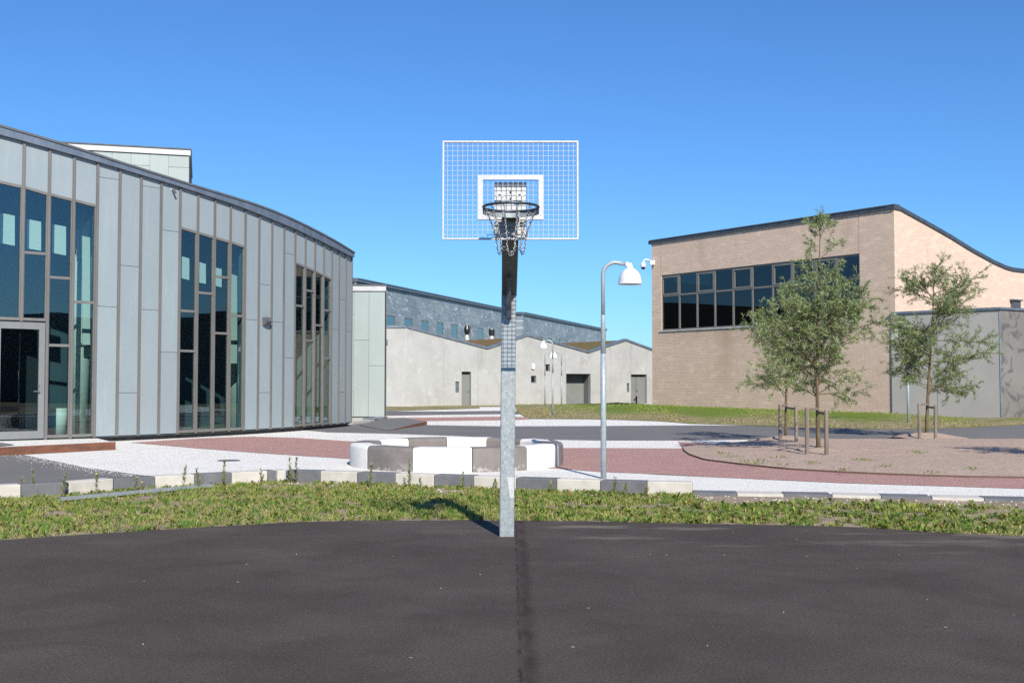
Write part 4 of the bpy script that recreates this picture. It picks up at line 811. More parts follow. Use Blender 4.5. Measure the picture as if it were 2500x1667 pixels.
# ------------------------------------------------------------------ zinc clad halls behind
def zinc(name, label, pts, zt, z0, wins, c, wtop, wbot, depth=25):
    root = empty(name, (pts[0][0], pts[0][1], 0), 0, label, 'building'); off = Vector((-pts[0][0], -pts[0][1], 0)); pts = [Vector(p) for p in pts]
    def fin(mb, n_, m_, par=root, **kw): mb.v = [tuple(Vector(v)+off) for v in mb.v]; return mb.build(n_, m_, par, **kw)
    mb = MB(); cum = 0; A0 = pts[0]
    far = [p+Vector((-depth*.2, depth)) for p in pts[::-1]]
    poly = pts+far; mb.prism([(p.x, p.y) for p in poly], z0, zt)
    dmain = (pts[-1]-pts[-2]).normalized()
    fin(mb, 'wall', M['zinc'], uv=lambda v: ((v.x-off.x*0)*dmain.x+v.y*dmain.y, v.z))
    mb = MB()
    for a, b in zip(pts[:-1], pts[1:]):
        d = (b-a).normalized(); n_ = Vector((d.y, -d.x)); q = [a+n_*.25, b+n_*.25, b-n_*.5, a-n_*.5]; mb.prism([(v.x, v.y) for v in q], zt-.12, zt+.10)
        q = [a+n_*.32, b+n_*.32, b-n_*.5, a-n_*.5]; mb.prism([(v.x, v.y) for v in q], zt+.104, zt+.2)
    fin(mb, 'fascia', M['fascia'])
    a, b = pts[-2], pts[-1]; d = (b-a).normalized(); n_ = Vector((d.y, -d.x))
    for (xl, xr, yt, yb) in wins:
        p = at_line(*c(xl, yt), a, b); q = at_line(*c(xr, yt), a, b); zb2 = at_line(*c(xl, yb), a, b).z; zt2 = p.z; p, q = p.xy, q.xy
        fr = MB(); w_ = .13
        for u, v, z_a, z_b in ((p, p+d*w_, zb2, zt2), (q-d*w_, q, zb2, zt2), (p+d*w_, q-d*w_, zt2-w_, zt2), (p+d*w_, q-d*w_, zb2, zb2+.15)): fr.prism([tuple(k) for k in (u+n_*.08, v+n_*.08, v-n_*.1, u-n_*.1)], z_a, z_b)
        w = fin(fr, 'window', M['frame']); g = MB(); g.prism([tuple(k) for k in (p+d*w_+n_*.03, q-d*w_+n_*.03, q-d*w_+n_*.01, p+d*w_+n_*.01)], zb2+.15, zt2-w_); fin(g, 'pane', M['glass_mint'], w)
    return root
zt1 = 11.0
def zx(px, py): D = (zt1-EYE)*F/(935.4-py); return at_Y(px, py, D).xy
Z1 = zx(*z5(110, 92)); Z2 = zx(*z5(1500, 372)); Z2 = Z1+(Z2-Z1)*1.12
wn1 = [(400, 482, 420, 560), (572, 650, 446, 560), (733, 803, 470, 600), (880, 946, 487, 640), (1020, 1082, 507, 660), (1153, 1208, 525, 665), (1273, 1328, 544, 665), (1388, 1443, 562, 665)]
zinc('zinc_hall', 'slate blue metal clad hall with a row of windows behind the concrete building', [Z1+Vector((-30, 22)), Z1, Z2], zt1, 0, wn1, z5, 0, 0)
Z3 = zx(*z6(220, 412)); Z4 = zx(*z6(1015, 572))
wn2 = [(282, 320, 615, 700), (368, 412, 626, 705), (453, 495, 640, 710), (537, 573, 652, 720), (613, 650, 662, 720), (688, 721, 673, 725), (760, 792, 683, 730), (830, 858, 691, 735)]
zinc('zinc_hall', 'further slate blue metal hall with chalky marks, right of the hoop mast', [Z3+Vector((-9, 3)), Z3, Z4], zt1, 0, wn2, z6, 0, 0, 30)

# ------------------------------------------------------------------ brick building
bk = empty('brick_building', (BB.x, BB.y, 0), 0, 'tall sand coloured brick building with a long ribbon window and sloping side roof', 'building'); OB = Vector((-BB.x, -BB.y, 0))
def bb(mb, n_, m_, parent=bk, brick=None, **kw):
    mb.v = [tuple(Vector(v)+OB) for v in mb.v]
    kw['brick'] = brick
    return mb.build(n_, m_, parent, **kw)
ftl = at_line(*z1(0, 0), BA, BB)
zroof = at_line(*b2(1078, 26), BA, BB).z; fd = (BB-BA).normalized(); fn = Vector((fd.y, -fd.x)); Lf = (BB-BA).length
if fn.y > 0: fn = -fn
def SF(p): return (p.xy-BA).dot(fd)
wl_ = at_line(*b1(212, 802), BA, BB); wr_ = at_line(*b1(2110, 572), BA, BB); wb_ = at_line(*b1(212, 1322), BA, BB)
s0, s1, zw0, zw1 = SF(wl_), SF(wr_), wb_.z, (wl_.z+wr_.z)/2
def FP(s, o=0): v = BA+fd*s+fn*o; return (v.x, v.y)
mb = MB()
def frect(mb, a, b, z0, z1, o0=-.3, o1=0): A, B, C_, D_ = FP(a, o1), FP(b, o1), FP(b, o0), FP(a, o0); mb.hexa([(*A, z0), (*B, z0), (*C_, z0), (*D_, z0)], [(*A, z1), (*B, z1), (*C_, z1), (*D_, z1)])
frect(mb, 0, s0, -.3, zroof); frect(mb, s1, Lf, -.3, zroof); frect(mb, s0, s1, -.3, zw0); frect(mb, s0, s1, zw1, zroof)
bb(mb, 'front_wall', M['brick'], brick=fd)
# window ribbon
fr = MB(); xs = [212, 380, 550, 720, 895, 1080, 1275, 1470, 1678, 1893, 2110]; ss = []
for x in xs: ss.append(SF(at_line(*b1(x, 900), BA, BB)))
ztr = at_line(*b1(550, 962), BA, BB).z
for s in ss: frect(fr, s-.05, s+.05, zw0+.02, zw1-.02, -.16, -.04)
frect(fr, s0+.05, s1-.05, zw0, zw0+.08, -.15, -.05); frect(fr, s0+.05, s1-.05, zw1-.10, zw1-.002, -.15, -.05); frect(fr, s0+.05, s1-.05, ztr-.05, ztr+.05, -.15, -.05)
for k in range(0, 10, 2):
    if k == 8: pass
    a, b = ss[k]+.05, ss[k+1]-.05
    frect(fr, a, a+.09, ztr+.05, zw1-.1, -.15, -.03); frect(fr, b-.09, b, ztr+.05, zw1-.1, -.15, -.03); frect(fr, a+.09, b-.09, ztr+.05, ztr+.14, -.15, -.03); frect(fr, a+.09, b-.09, zw1-.19, zw1-.1, -.15, -.03)
w = bb(fr, 'window', M['frame']); g = MB(); frect(g, s0+.05, s1-.05, zw0+.08, zw1-.1, -.11, -.10); bb(g, 'pane', M['glass_dark'], w)
sl = MB(); frect(sl, s0-.12, s1+.02, zw0-.07, zw0, -.02, .06); bb(sl, 'sill', M['fascia_white'], w)
rv = MB(); frect(rv, s0-.001, s0+.03, zw0+.005, zw1-.005, -.29, -.004); bb(rv, 'reveal', M['brick'], w, brick=fd)
dk = MB(); frect(dk, s0-.5, s1+.5, zw0-1, zw1+.4, -5, -4.9); frect(dk, s0-.5, s1+.5, zw0-1.1, zw0-1.0, -5, -.3); bb(dk, 'room', M['in_wall'])
for x in (300, 775):
    cl = MB(); p = at_line(*b1(x, 1100), BA+Vector((.6, .8)), BB+Vector((.6, .8))); cl.tube([(p.x, p.y, zw0-1), (p.x, p.y, zw1+.3)], .22, 12); bb(cl, 'column', M['in_pale'], smooth=True)
for x in (2105, 207): jt = MB(); s = SF(at_line(*b1(x, 500), BA, BB)); frect(jt, s-.008, s+.008, zw1, zroof-.02, -.01, .003); bb(jt, 'wall_joint', M['wood'])
# side wall with sloped roof
sp_ = [at_line(*b2(x, y), BB, BC) for x, y in [(1078, 28), (1110, 36), (1300, 140), (1450, 225), (1600, 318), (1740, 395), (1830, 436), (1880, 450), (1960, 460)]]
sv = [((p.xy-BB).dot(sdir), p.z) for p in sp_]; sv[0] = (0, zroof); sv.append((26, sv[-1][1]))
def SPt(s, o=0): n_ = Vector((sdir.y, -sdir.x)); v = BB+sdir*s+n_*o; return (v.x, v.y)
mb = MB()
for (a, za), (b, zb2) in zip(sv[:-1], sv[1:]):
    a = .3 if a == 0 else a
    A, B, C_, D_ = SPt(a), SPt(b), SPt(b, -.3), SPt(a, -.3); mb.hexa([(*A, -.3), (*B, -.3), (*C_, -.3), (*D_, -.3)], [(*A, za), (*B, zb2), (*C_, zb2), (*D_, za)])
bb(mb, 'side_wall', M['brick'], brick=sdir)
mb = MB(); mb2 = MB()
for (a, za), (b, zb2) in zip(sv[:-1], sv[1:]):
    a_ = a-.1 if a == 0 else a; A, B, C_, D_ = SPt(a_, .08), SPt(b, .08), SPt(b, -.4), SPt(a_, -.4); mb.hexa([(*A, za-.02), (*B, zb2-.02), (*C_, zb2-.02), (*D_, za-.02)], [(*A, za+.17), (*B, zb2+.17), (*C_, zb2+.17), (*D_, za+.17)])
frect(mb, -.1, Lf-.1, zroof-.02, zroof+.17, -.4, .08); frect(mb2, -.12, Lf+.1, zroof+.172, zroof+.22, -.4, .12)
bb(mb, 'fascia', M['fascia_dark']); bb(mb2, 'roof_edge', M['roofing'])
mb = MB(); ext = -(fd*Lf)
for (a, za), (b, zb2) in zip(sv[:-1], sv[1:]):
    A, B = Vector(SPt(a, -.3)), Vector(SPt(b, -.3)); mb.hexa([(A.x, A.y, za), (B.x, B.y, zb2), (B.x+ext.x, B.y+ext.y, zb2), (A.x+ext.x, A.y+ext.y, za)], [(A.x, A.y, za+.2), (B.x, B.y, zb2+.2), (B.x+ext.x, B.y+ext.y, zb2+.2), (A.x+ext.x, A.y+ext.y, za+.2)])
bb(mb, 'roof', M['roofing'])
mb = MB(); A = BA; B = BA+sdir*26; mb.bar((A.x-fd.x*-.15, A.y, 4), (B.x, B.y, 4), .3, 8.2)
a_ = BA+fd*.15+sdir*.35; b_ = a_+sdir*25; mb = MB(); mb.bar((a_.x, a_.y, 3.9), (b_.x, b_.y, 3.9), .3, 8.0); bb(mb, 'rear_wall', M['brick'], brick=sdir)
# dome camera on the wall corner
p = at_line(*b1(135, 675), BA, BB)
p2 = Vector(FP(.12, .0)); cm = empty('dome_camera', (p2.x, p2.y, p.z), 0, 'white dome security camera on a swan neck at the brick corner', 'camera')
e = at_Y(*b1(40, 690), p2.y-.3)-Vector((p2.x, p2.y, p.z))
MB().box((-.08, -.15, 0), (.3, .3, .26)).build('mount_box', M['shade'], cm)
MB().tube([(-.2, -.15, .02), (e.x*.45, -.2, .18), (e.x*.75, -.28, .2), (e.x*.95, -.3, .12), (e.x, -.3, 0)], .045, 10).build('arm', M['shade'], cm, smooth=True)
MB().lathe([(.06, .12), (.14, .05), (.16, -.1), (.15, -.2)], (e.x, -.3, e.z+.05), 16).build('housing', M['shade'], cm, smooth=True)
MB().lathe([(.145, -.2), (.12, -.29), (.07, -.34), (.001, -.36)], (e.x, -.3, e.z+.05), 16).build('lens_dome', M['black'], cm, smooth=True)
# grey annex walls
zan = z_at(AC.y, b2(0, 705)[1]); an = empty('grey_annex', (AC.x, AC.y, 0), 0, 'low grey rendered annex with stained right hand wall beside the brick building', 'building'); OA = Vector((-AC.x, -AC.y, 0))
def aa(mb, n_, m_, parent=an): mb.v = [tuple(Vector(v)+OA) for v in mb.v]; return mb.build(n_, m_, parent)
ACx = AC.xy; ld = (AL-ACx).normalized(); rd = (AR-ACx).normalized()
inw = Vector((ld.y, -ld.x)); inw = inw if inw.x > 0 else -inw
def wallp(a, b, z0, z1, th, inward): mb = MB(); mb.prism([tuple(a), tuple(b), tuple(b+inward*th), tuple(a+inward*th)], z0, z1); return mb
Lj = at_line(*b2(1367, 1000), ACx, AL).xy
mb = wallp(ACx+ld*.03, Lj-ld*.0, -.2, zan-.07, .3, inw); mb2 = wallp(Lj+ld*.03, AL+ld*.3, -.2, zan-.07, .3, inw); mb.add(mb2.v, mb2.f); aa(mb, 'left_wall', M['render'])
inr = Vector((-rd.y, rd.x)); inr = inr if inr.y > 0 else -inr
j1 = at_line(2500+90, 900, ACx, AR).xy
mb = wallp(ACx+rd*.03, j1, -.2, zan-.07, .3, inr); mb2 = wallp(j1+rd*.02, AR, -.2, zan-.07, .3, inr); mb.add(mb2.v, mb2.f); aa(mb, 'right_wall', M['stained'])
aa(MB().box((ACx.x, ACx.y+.02, zan/2-.1), (.05, .06, zan-.1)), 'corner_joint', M['fascia']); aa(wallp(Lj, Lj+ld*.03, -.1, zan-.07, .05, inw), 'wall_joint', M['fascia'])
mb = MB(); q = [ACx-ld*.08-rd*.08, AL+ld*.3-rd*.08, AL+ld*.3+Vector((12, 9)), AR+ld*.5, AR-ld*.08]; mb.prism([(v.x, v.y) for v in q], zan-.07, zan+.04); aa(mb, 'roof', M['fascia'])
sm_ = at_line(*b2(1117, 741), AL, AL+Vector((1, 0)))
p = at_line(*b2(1897, 698), BB, BC); o_ = MB().box((0, 0, 0), (.75, .2, .62), math.atan2(sdir.y, sdir.x)).box((0, -.06, .36), (.9, .34, .08), math.atan2(sdir.y, sdir.x)); 
for k in range(5): o_.box((.03, -.12, -.22+.11*k), (.68, .03, .05), math.atan2(sdir.y, sdir.x))
o_ = o_.build('vent_box', M['lamp_grey']); o_.location = (p.x, p.y-.1, p.z); tag(o_, 'small grey louvred vent on the brick side wall above the annex', 'vent')
# hydrant
p = at_z(*z6(1308, 1292), .04); hy = empty('fire_hydrant', p, 0, 'small dark red fire hydrant on the grass before the double door', 'hydrant')
MB().lathe([(.09, 0), (.09, .05), (.06, .07), (.055, .5), (.075, .52), (.075, .58), (.045, .64), (.02, .66), (.001, .66)], n=14).build('body', M['red'], hy)
MB().tube([(-.03, 0, .42), (-.16, -.02, .42)], .045, 8).tube([(-.13, -.02, .42), (-.15, -.02, .33)], .035, 8).build('outlet', M['red'], hy)
# long hall behind the camera, only met in the reflections
rfh = empty('mirrored_hall', (62, 12, 0), 0, 'long dark hall seen only as a mirrored silhouette in the window panes', 'building')
mb = MB(); n = 60
for i in range(n+1):
    y = -60+150*i/n; z = 7.6+.9*abs(math.sin(i*.24))
    for x, zz in ((0, -.1), (0, z), (14, z), (14, -.1)): mb.v.append((x, y-12, zz))
for i in range(n):
    for k in range(3): mb.f.append((i*4+k, i*4+k+1, (i+1)*4+k+1, (i+1)*4+k))
mb.f.append((0, 1, 2, 3)); mb.f.append((n*4, n*4+1, n*4+2, n*4+3)); mb.build('wall', simple('brown_brick_far', (.10, .075, .055), None, 2, .9), rfh)
MB().box((-.06, -5, 3.2), (.1, 6, 3)).box((-.06, 12, 3.2), (.1, 3, 3)).build('window', M['black'], rfh)

rf2 = empty('mirrored_hall', (-48, 60, 0), 0, 'dark block beyond the curved hall seen only mirrored in the ribbon window', 'building')
mb = MB(); n = 40
for i in range(n+1):
    y = -40+90*i/n; z = 10.2+.6*math.sin(i*.3)
    for x, zz in ((0, -.1), (0, z), (-12, z), (-12, -.1)): mb.v.append((x, y, zz))
for i in range(n):
    for k in range(3): mb.f.append((i*4+k, i*4+k+1, (i+1)*4+k+1, (i+1)*4+k))
mb.f.append((0, 1, 2, 3)); mb.f.append((n*4, n*4+1, n*4+2, n*4+3)); mb.build('wall', M['dark'], rf2)

# ------------------------------------------------------------------ trees
def quads_from(C_, D1, D2, w, tint):
    """leaf blades: base C_, direction*length D1, side vector D2*width -> pointed quad"""
    n = len(C_); V = np.empty((n, 4, 3)); V[:, 0] = C_; V[:, 1] = C_+D1*.42+D2*w[:, None]*.5; V[:, 2] = C_+D1; V[:, 3] = C_+D1*.42-D2*w[:, None]*.5
    Fc = np.arange(n*4).reshape(n, 4); return V.reshape(-1, 3), Fc, np.repeat(tint, 4, 0)
def leaf6(C_, D1, D2, w, tint):
    n = len(C_); V = np.empty((n, 6, 3)); up = np.array([0, 0, 1.])*np.linalg.norm(D1, axis=1, keepdims=True)
    V[:, 0] = C_-D2*w[:, None]*.12; V[:, 1] = C_+D2*w[:, None]*.12; m = C_+D1*.62+up*.10; V[:, 2] = m+D2*w[:, None]*.5; V[:, 3] = m-D2*w[:, None]*.5; e = C_+D1-up*.05; V[:, 4] = e+D2*w[:, None]*.16; V[:, 5] = e-D2*w[:, None]*.16
    b = np.arange(n)[:, None]*6; Fc = np.vstack([b+np.array([[0, 1, 2, 3]]), b+np.array([[3, 2, 4, 5]])]); return V.reshape(-1, 3), Fc, np.repeat(tint, 6, 0)
def nz(a): return a/np.maximum(np.linalg.norm(a, axis=-1, keepdims=True), 1e-9)
def willow(base, H, spec, seed, label, top_bare=None, lean=(0, 0), dens=1.0, tw=.045, wid=1.0):
    r = random.Random(seed); rg = np.random.default_rng(seed)
    root = empty('willow_tree', base, 0, label, 'tree', 'young staked willows')
    mb = MB(); tp = []
    for i in range(13):
        s = i/12; tp.append(Vector((lean[0]*s+.03*math.sin(s*5+seed), lean[1]*s+.03*math.cos(s*4+seed), -.05+H*s)))
    mb.tube(tp, [tw*(1-.93*(i/12)**.8) + .003 for i in range(13)], 8)
    def trunk(z): s = max(0, min(.9999, z/H))*12; k = int(s); return tp[k].lerp(tp[k+1], s-k)
    C_, D_, LN = [], [], []
    def twig(p, d, ln, rad, lvl):
        n = max(4, int(ln/.09)); pts = [p]; d = d.copy()
        for k in range(n):
            d = (d+Vector((r.uniform(-.16, .16), r.uniform(-.16, .16), r.uniform(-.12, .13)-(.05 if lvl else 0)))).normalized(); pts.append(pts[-1]+d*ln/n)
            if lvl < 2 and k > n*.12:
                for q in range(2 if lvl == 0 else 1):
                    if r.random() < (.95 if lvl == 0 else .75)*dens:
                        sd = Vector((r.uniform(-1, 1), r.uniform(-1, 1), r.uniform(-.5, .8))).normalized(); twig(pts[-1], (d*.75+sd*.75).normalized(), (r.uniform(.22, .50) if lvl == 0 else r.uniform(.1, .24))*min(1.2, .5+ln*.6), rad*.45, lvl+1)
        if lvl < 2 and rad > .0015: mb.tube(pts, [max(.0022, rad*(1-.8*k/len(pts))) for k in range(len(pts))], 5 if lvl == 0 else 3, False)
        st = 0 if lvl else int(n*.25)
        for k in range(st, n):
            for q in range(6 if lvl == 2 else 4):
                if r.random() < .76: s = r.random(); C_.append(pts[k].lerp(pts[k+1], s)); D_.append((pts[k+1]-pts[k]).normalized())
    for (z, az, ln, el) in spec(r):
        a = math.radians(az); e_ = math.radians(el); d = Vector((math.cos(a)*math.cos(e_), math.sin(a)*math.cos(e_), math.sin(e_))); twig(trunk(z), d, ln*wid, .011*min(1.3, ln)+.003, 0)
    twig(trunk(H*.93), Vector((0, 0, 1)), H*.09, .004, 1)
    C_ = np.array([tuple(c) for c in C_]); D_ = np.array([tuple(c) for c in D_]); n = len(C_)
    dirs = nz(D_*.8+rg.normal(0, .55, (n, 3))+np.array([0, 0, -.05])); ln = rg.uniform(.07, .13, n)[:, None]; side = nz(np.cross(dirs, rg.normal(0, 1, (n, 3)))); w = rg.uniform(.011, .016, n)
    g = rg.random((n, 1)); tint = np.array([.11, .16, .042])*(1-g)+np.array([.24, .30, .115])*g; pal = rg.random((n, 1)) > .85; tint = np.where(pal, np.array([.36, .40, .28]), tint)*rg.uniform(.8, 1.35, (n, 1))
    V, Fc, T_ = quads_from(C_, dirs*ln, side, w, tint); tinted_mesh('crown', V, Fc, T_, M['leaf'], root)
    mb.build('trunk', M['bark'], root, smooth=True, fix=False); print('leaves', n); return root
def spec_main(r):      # tall middle tree with a long bare leader topped by a tuft
    out = []
    for z in np.arange(1.15, 3.95, .082):
        s = (z-1.15)/2.8; L = (1.15+.35*math.sin(math.pi*min(1, s*1.15)))*(1-.55*max(0, s-.55)/.45); out.append((z, r.uniform(0, 360), L*r.uniform(.6, 1.0), r.uniform(18, 50)))
    out += [(2.2, 0, 1.85, 24), (2.6, 15, 1.6, 26), (1.7, 185, 1.35, 20), (2.9, 175, 1.3, 30), (1.3, 8, 1.1, 12), (2.0, 172, 1.5, 22)]
    out += [(4.35, 12, .62, 34), (4.5, 150, .2, 40), (4.75, 40, .35, 55), (4.9, 200, .25, 60), (5.0, 300, .28, 60), (4.95, 90, .3, 60), (5.1, 20, .2, 60)]
    return out
def spec_left(r):
    out = []
    for z in np.arange(1.15, 3.9, .10): s = (z-1.15)/2.75; out.append((z, r.uniform(0, 360), (1.05-.4*s)*r.uniform(.55, 1.0), r.uniform(15, 50)))
    out += [(2.6, 180, 1.1, 25), (3.0, 170, .9, 30), (1.5, 190, 1.0, 5)]; return out
def spec_right(r):
    out = []
    for z in np.arange(1.2, 4.6, .090): s = (z-1.2)/3.4; out.append((z, r.uniform(0, 360), (1.45-.35*s)*r.uniform(.5, 1.0), r.uniform(8, 45)))
    out += [(3.9, 5, 1.6, 32), (3.6, 12, 1.7, 28), (2.8, 0, 1.9, 8), (2.2, -5, 1.9, 0), (3.0, 185, 1.2, 20), (4.0, 165, 1.0, 55), (2.1, 180, 1.5, 5), (1.7, 175, 1.2, 0), (1.5, 0, 1.3, -10), (1.4, -10, 1.1, -15), (2.5, 200, 1.5, 10)]; return out
B1, B2_, B3_ = [Vector((p.x, p.y, .1)) for p in T]
willow(B2_, 5.15, spec_main, 3, 'tallest willow in front with a thin leader above the ribbon window', lean=(.08, 0), dens=.80, tw=.05, wid=.86)
willow(B1, 4.3, spec_left, 11, 'smaller willow just behind and left of the tallest one', dens=.85)
willow(B3_, 4.75, spec_right, 23, 'loose spreading willow on the right before the grey annex', lean=(.25, 0), dens=.9, tw=.06, wid=.87)
willow(Vector((12.6, 20.6, .08)), 4.4, spec_left, 31, 'willow just outside the right edge, casting the shadow on the island', dens=.9)
def stakes(posts, rails, label):
    c = sum(posts, Vector())/len(posts); root = empty('tree_support', (c.x, c.y, 0), 0, label, 'tree stakes', 'wooden tree stakes')
    for p in posts:
        q = p-c; MB().tube([(q.x, q.y, -.1), (q.x, q.y, p.z-.02), (q.x, q.y, p.z)], [.045, .043, .036], 10).build('stake', M['wood'], root)
    for a, b in rails: MB().bar(a-Vector((c.x, c.y, 0)), b-Vector((c.x, c.y, 0)), .03, .055).build('crossbar', M['wood'], root)
    return root
def stk(bases, tops, yk, tree, label):
    posts = []
    for (x, y), (tx, ty) in zip(bases, tops): g = at_z(*b3(x, y), .08); g.z = z_at(g.y, b3(0, ty)[1]); posts.append(g)
    rails = []
    for p, (dx, dz) in zip(posts, yk):
        a = Vector((p.x, p.y-.03, p.z-dz)); b = Vector((tree.x, tree.y-.06, p.z-dz)); rails.append((a, b))
    return stakes(posts, rails, label)
stk([(1028, 648), (1146, 652)], [(1028, 362), (1146, 378)], [(0, .05), (0, .08)], B2_, 'two weathered stakes with crossbars holding the tallest willow')
stk([(863, 569), (961, 569)], [(863, 343), (961, 352)], [(0, .05), (0, .08)], B1, 'two weathered stakes with crossbars holding the smaller left willow')
stk([(1714, 545), (1812, 547)], [(1714, 335), (1812, 347)], [(0, .05), (0, .08)], B3_, 'two weathered stakes with crossbars holding the right hand willow')

# ------------------------------------------------------------------ weeds on the verge (uncountable ground cover)
ey = np.array([p[1] for p in e2]); ex = np.array([p[0] for p in e2]); fx = np.array([p.x for p in front]); fy = np.array([p.y for p in front])
def lowf(x): return np.interp(x, np.r_[-14, ex, 14], np.r_[8.6, ey, 8.3])
def highf(x): return np.interp(x, np.r_[-14, fx, 16], np.r_[14.3, fy, 15.3])
def vnoise(x, y, s, seed):
    rg = np.random.default_rng(seed); g = rg.random((64, 64)); u = (x*s) % 63; v = (y*s) % 63; i = u.astype(int); j = v.astype(int); a = u-i; b = v-j; a = a*a*(3-2*a); b = b*b*(3-2*b)
    return g[i, j]*(1-a)*(1-b)+g[(i+1) % 64, j]*a*(1-b)+g[i, (j+1) % 64]*(1-a)*b+g[(i+1) % 64, (j+1) % 64]*a*b
def cover(n):
    x = rng.uniform(-12, 12, n); lo = lowf(x); hi = highf(x); s = rng.random(n); y = lo+(hi-lo)*s
    m = .3*vnoise(x+13, y-7, 1.5, 1)+.3*vnoise((x+13)*.7, y-7, 4.2, 2)+.4*vnoise((x+13)*.8, y-7, 7.5, 5)+.03
    thr = .37+.03*np.clip((x+6)/4, 0, 1)+.10*np.clip((x+.5)/3, 0, 1)+.25*np.clip((s-.55)/.4, 0, 1)*np.clip((x-2.2)/.8, 0, 1)
    thr = thr - .07*np.clip((.25-s)/.15, 0, 1)
    keep = (m > thr) & ~((x > 2.6) & (s > .80)); return x[keep], y[keep], m[keep], s[keep]
Vs, Fs, Ts = [], [], []; off = 0
def push(V, Fc, T_):
    global off
    Vs.append(V); Fs.append(Fc+off); Ts.append(T_); off += len(V)
# grass-like blades
x, y, m, s = cover(120000); n = len(x); hgt_b = rng.uniform(.02, .07, n)*(1+.3*rng.random(n))
d = np.stack([rng.normal(0, .6, n), rng.normal(0, .6, n), np.ones(n)], 1); d = nz(d)*hgt_b[:, None]
side = np.stack([rng.normal(0, 1, n), rng.normal(0, .6, n), np.zeros(n)], 1); side = nz(side)
g = rng.random((n, 1)); tint = np.array([.17, .245, .03])*(1-g)+np.array([.33, .35, .09])*g; dry = rng.random((n, 1)) > .78; tint = np.where(dry, np.array([.38, .30, .15]), tint)
push(*quads_from(np.stack([x, y, np.full(n, -.012)], 1), d, side, rng.uniform(.006, .014, n), tint))
# broad leaf rosettes
x, y, m, s = cover(10500); n0 = len(x); k = 7; cx = np.repeat(x, k); cy = np.repeat(y, k); n = n0*k; a = rng.uniform(0, 2*np.pi, n); el = rng.uniform(.15, 1.15, n); sz = np.repeat(rng.uniform(.5, 1.5, n0)**1.3, k)*rng.uniform(.6, 1.1, n)
right = np.repeat(np.clip((x+1)/6, 0, 1), k); ln = sz*(.050+.018*right)
d = np.stack([np.cos(a)*np.cos(el), np.sin(a)*np.cos(el), np.sin(el)], 1)*ln[:, None]; side = np.stack([-np.sin(a), np.cos(a), rng.normal(0, .35, n)], 1); side = nz(side)
hue = np.repeat(rng.random((n0, 1)), k, 0); tint = np.array([.08, .165, .022])*(1-hue)+np.array([.27, .31, .055])*hue; tint = tint*rng.uniform(.75, 1.15, (n, 1)); red = rng.random((n, 1)) > .982; tint = np.where(red, np.array([.26, .085, .04]), tint); br_ = rng.random((n, 1)) > .93; tint = np.where(br_, np.array([.24, .17, .08]), tint)
push(*leaf6(np.stack([cx+rng.normal(0, .008, n), cy+rng.normal(0, .008, n), np.full(n, -.005)], 1), d, side, ln*rng.uniform(.25, .45, n), tint))
# feathery dark green tufts
x, y, m, s = cover(1500); n0 = len(x); k = 46; n = n0*k; sz = np.repeat(rng.uniform(.5, 1.3, n0), k); cx = np.repeat(x, k)+rng.normal(0, .03, n)*sz; cy = np.repeat(y, k)+rng.normal(0, .03, n)*sz
d = nz(np.stack([rng.normal(0, .7, n), rng.normal(0, .7, n), np.ones(n)], 1))*(rng.uniform(.04, .10, n)*sz)[:, None]; side = nz(np.stack([rng.normal(0, 1, n), rng.normal(0, .6, n), np.zeros(n)], 1)); g = np.repeat(rng.random((n0, 1)), k, 0)
tint = (np.array([.06, .16, .02])*(1-g)+np.array([.14, .26, .04])*g)*rng.uniform(.8, 1.2, (n, 1)); push(*quads_from(np.stack([cx, cy, np.full(n, -.01)], 1), d, side, rng.uniform(.003, .007, n), tint))
# small reddish litter
x, y, m, s = cover(14000); n = len(x); a = rng.uniform(0, 2*np.pi, n); d = np.stack([np.cos(a), np.sin(a), rng.uniform(0, .8, n)], 1)*rng.uniform(.015, .045, n)[:, None]; side = nz(np.stack([-np.sin(a), np.cos(a), rng.normal(0, .5, n)], 1))
tint = np.where(rng.random((n, 1)) > .5, np.array([.30, .17, .08]), np.array([.36, .28, .15])); push(*quads_from(np.stack([x, y, rng.uniform(0, .04, n)], 1), d, side, rng.uniform(.006, .014, n), tint))
tag(tinted_mesh('grass', np.vstack(Vs), np.vstack(Fs), np.vstack(Ts), M['weed']), 'low weeds and grass covering the verge between court and kerb', 'grass', None, 'stuff')
# tall single weeds
def tall(px, py, hpx, seed, flower, label, c=b4):
    p = at_z(*c(px, py), 0); h = max(.15, hpx*.38265*p.y/F); r = random.Random(seed); rg = np.random.default_rng(seed)
    root = empty('tall_weed', (p.x, p.y, -.01), 0, label, 'weed', 'tall weeds by the kerb'); mb = MB(); pts = [Vector((0, 0, 0))]
    lx = r.uniform(-.12, .12)
    for k in range(1, 9): pts.append(Vector((lx*h*(k/8)**1.5+r.uniform(-.004, .004), r.uniform(-.004, .004), h*k/8)))
    mb.tube(pts, [.005-.0035*k/8 for k in range(9)], 5); mb.build('stem', M['bark'], root)
    n = int(80*h/.4); s = rg.uniform(.1, 1, n); C_ = np.stack([lx*h*s**1.5, np.zeros(n), h*s], 1); a = rg.uniform(0, 6.283, n); d = np.stack([np.cos(a)*.6, np.sin(a)*.6, rg.uniform(.4, 1.1, n)], 1); d = nz(d)*(rg.uniform(.05, .11, n)*(1.15-.65*s))[:, None]; side = nz(np.stack([-np.sin(a), np.cos(a), rg.normal(0, .3, n)], 1))
    tint = np.where(rg.random((n, 1)) > .3, np.array([.24, .30, .09]), np.array([.34, .28, .16])); V, Fc, T_ = quads_from(C_, d, side, rg.uniform(.011, .02, n), tint); tinted_mesh('leaves', V, Fc, T_, M['weed'], root)
    if flower: e = pts[-1]; MB().lathe([(.001, .004), (.012, .008), (.018, .0), (.001, -.006)], tuple(e), 8).build('flower', M['yellow'], root)
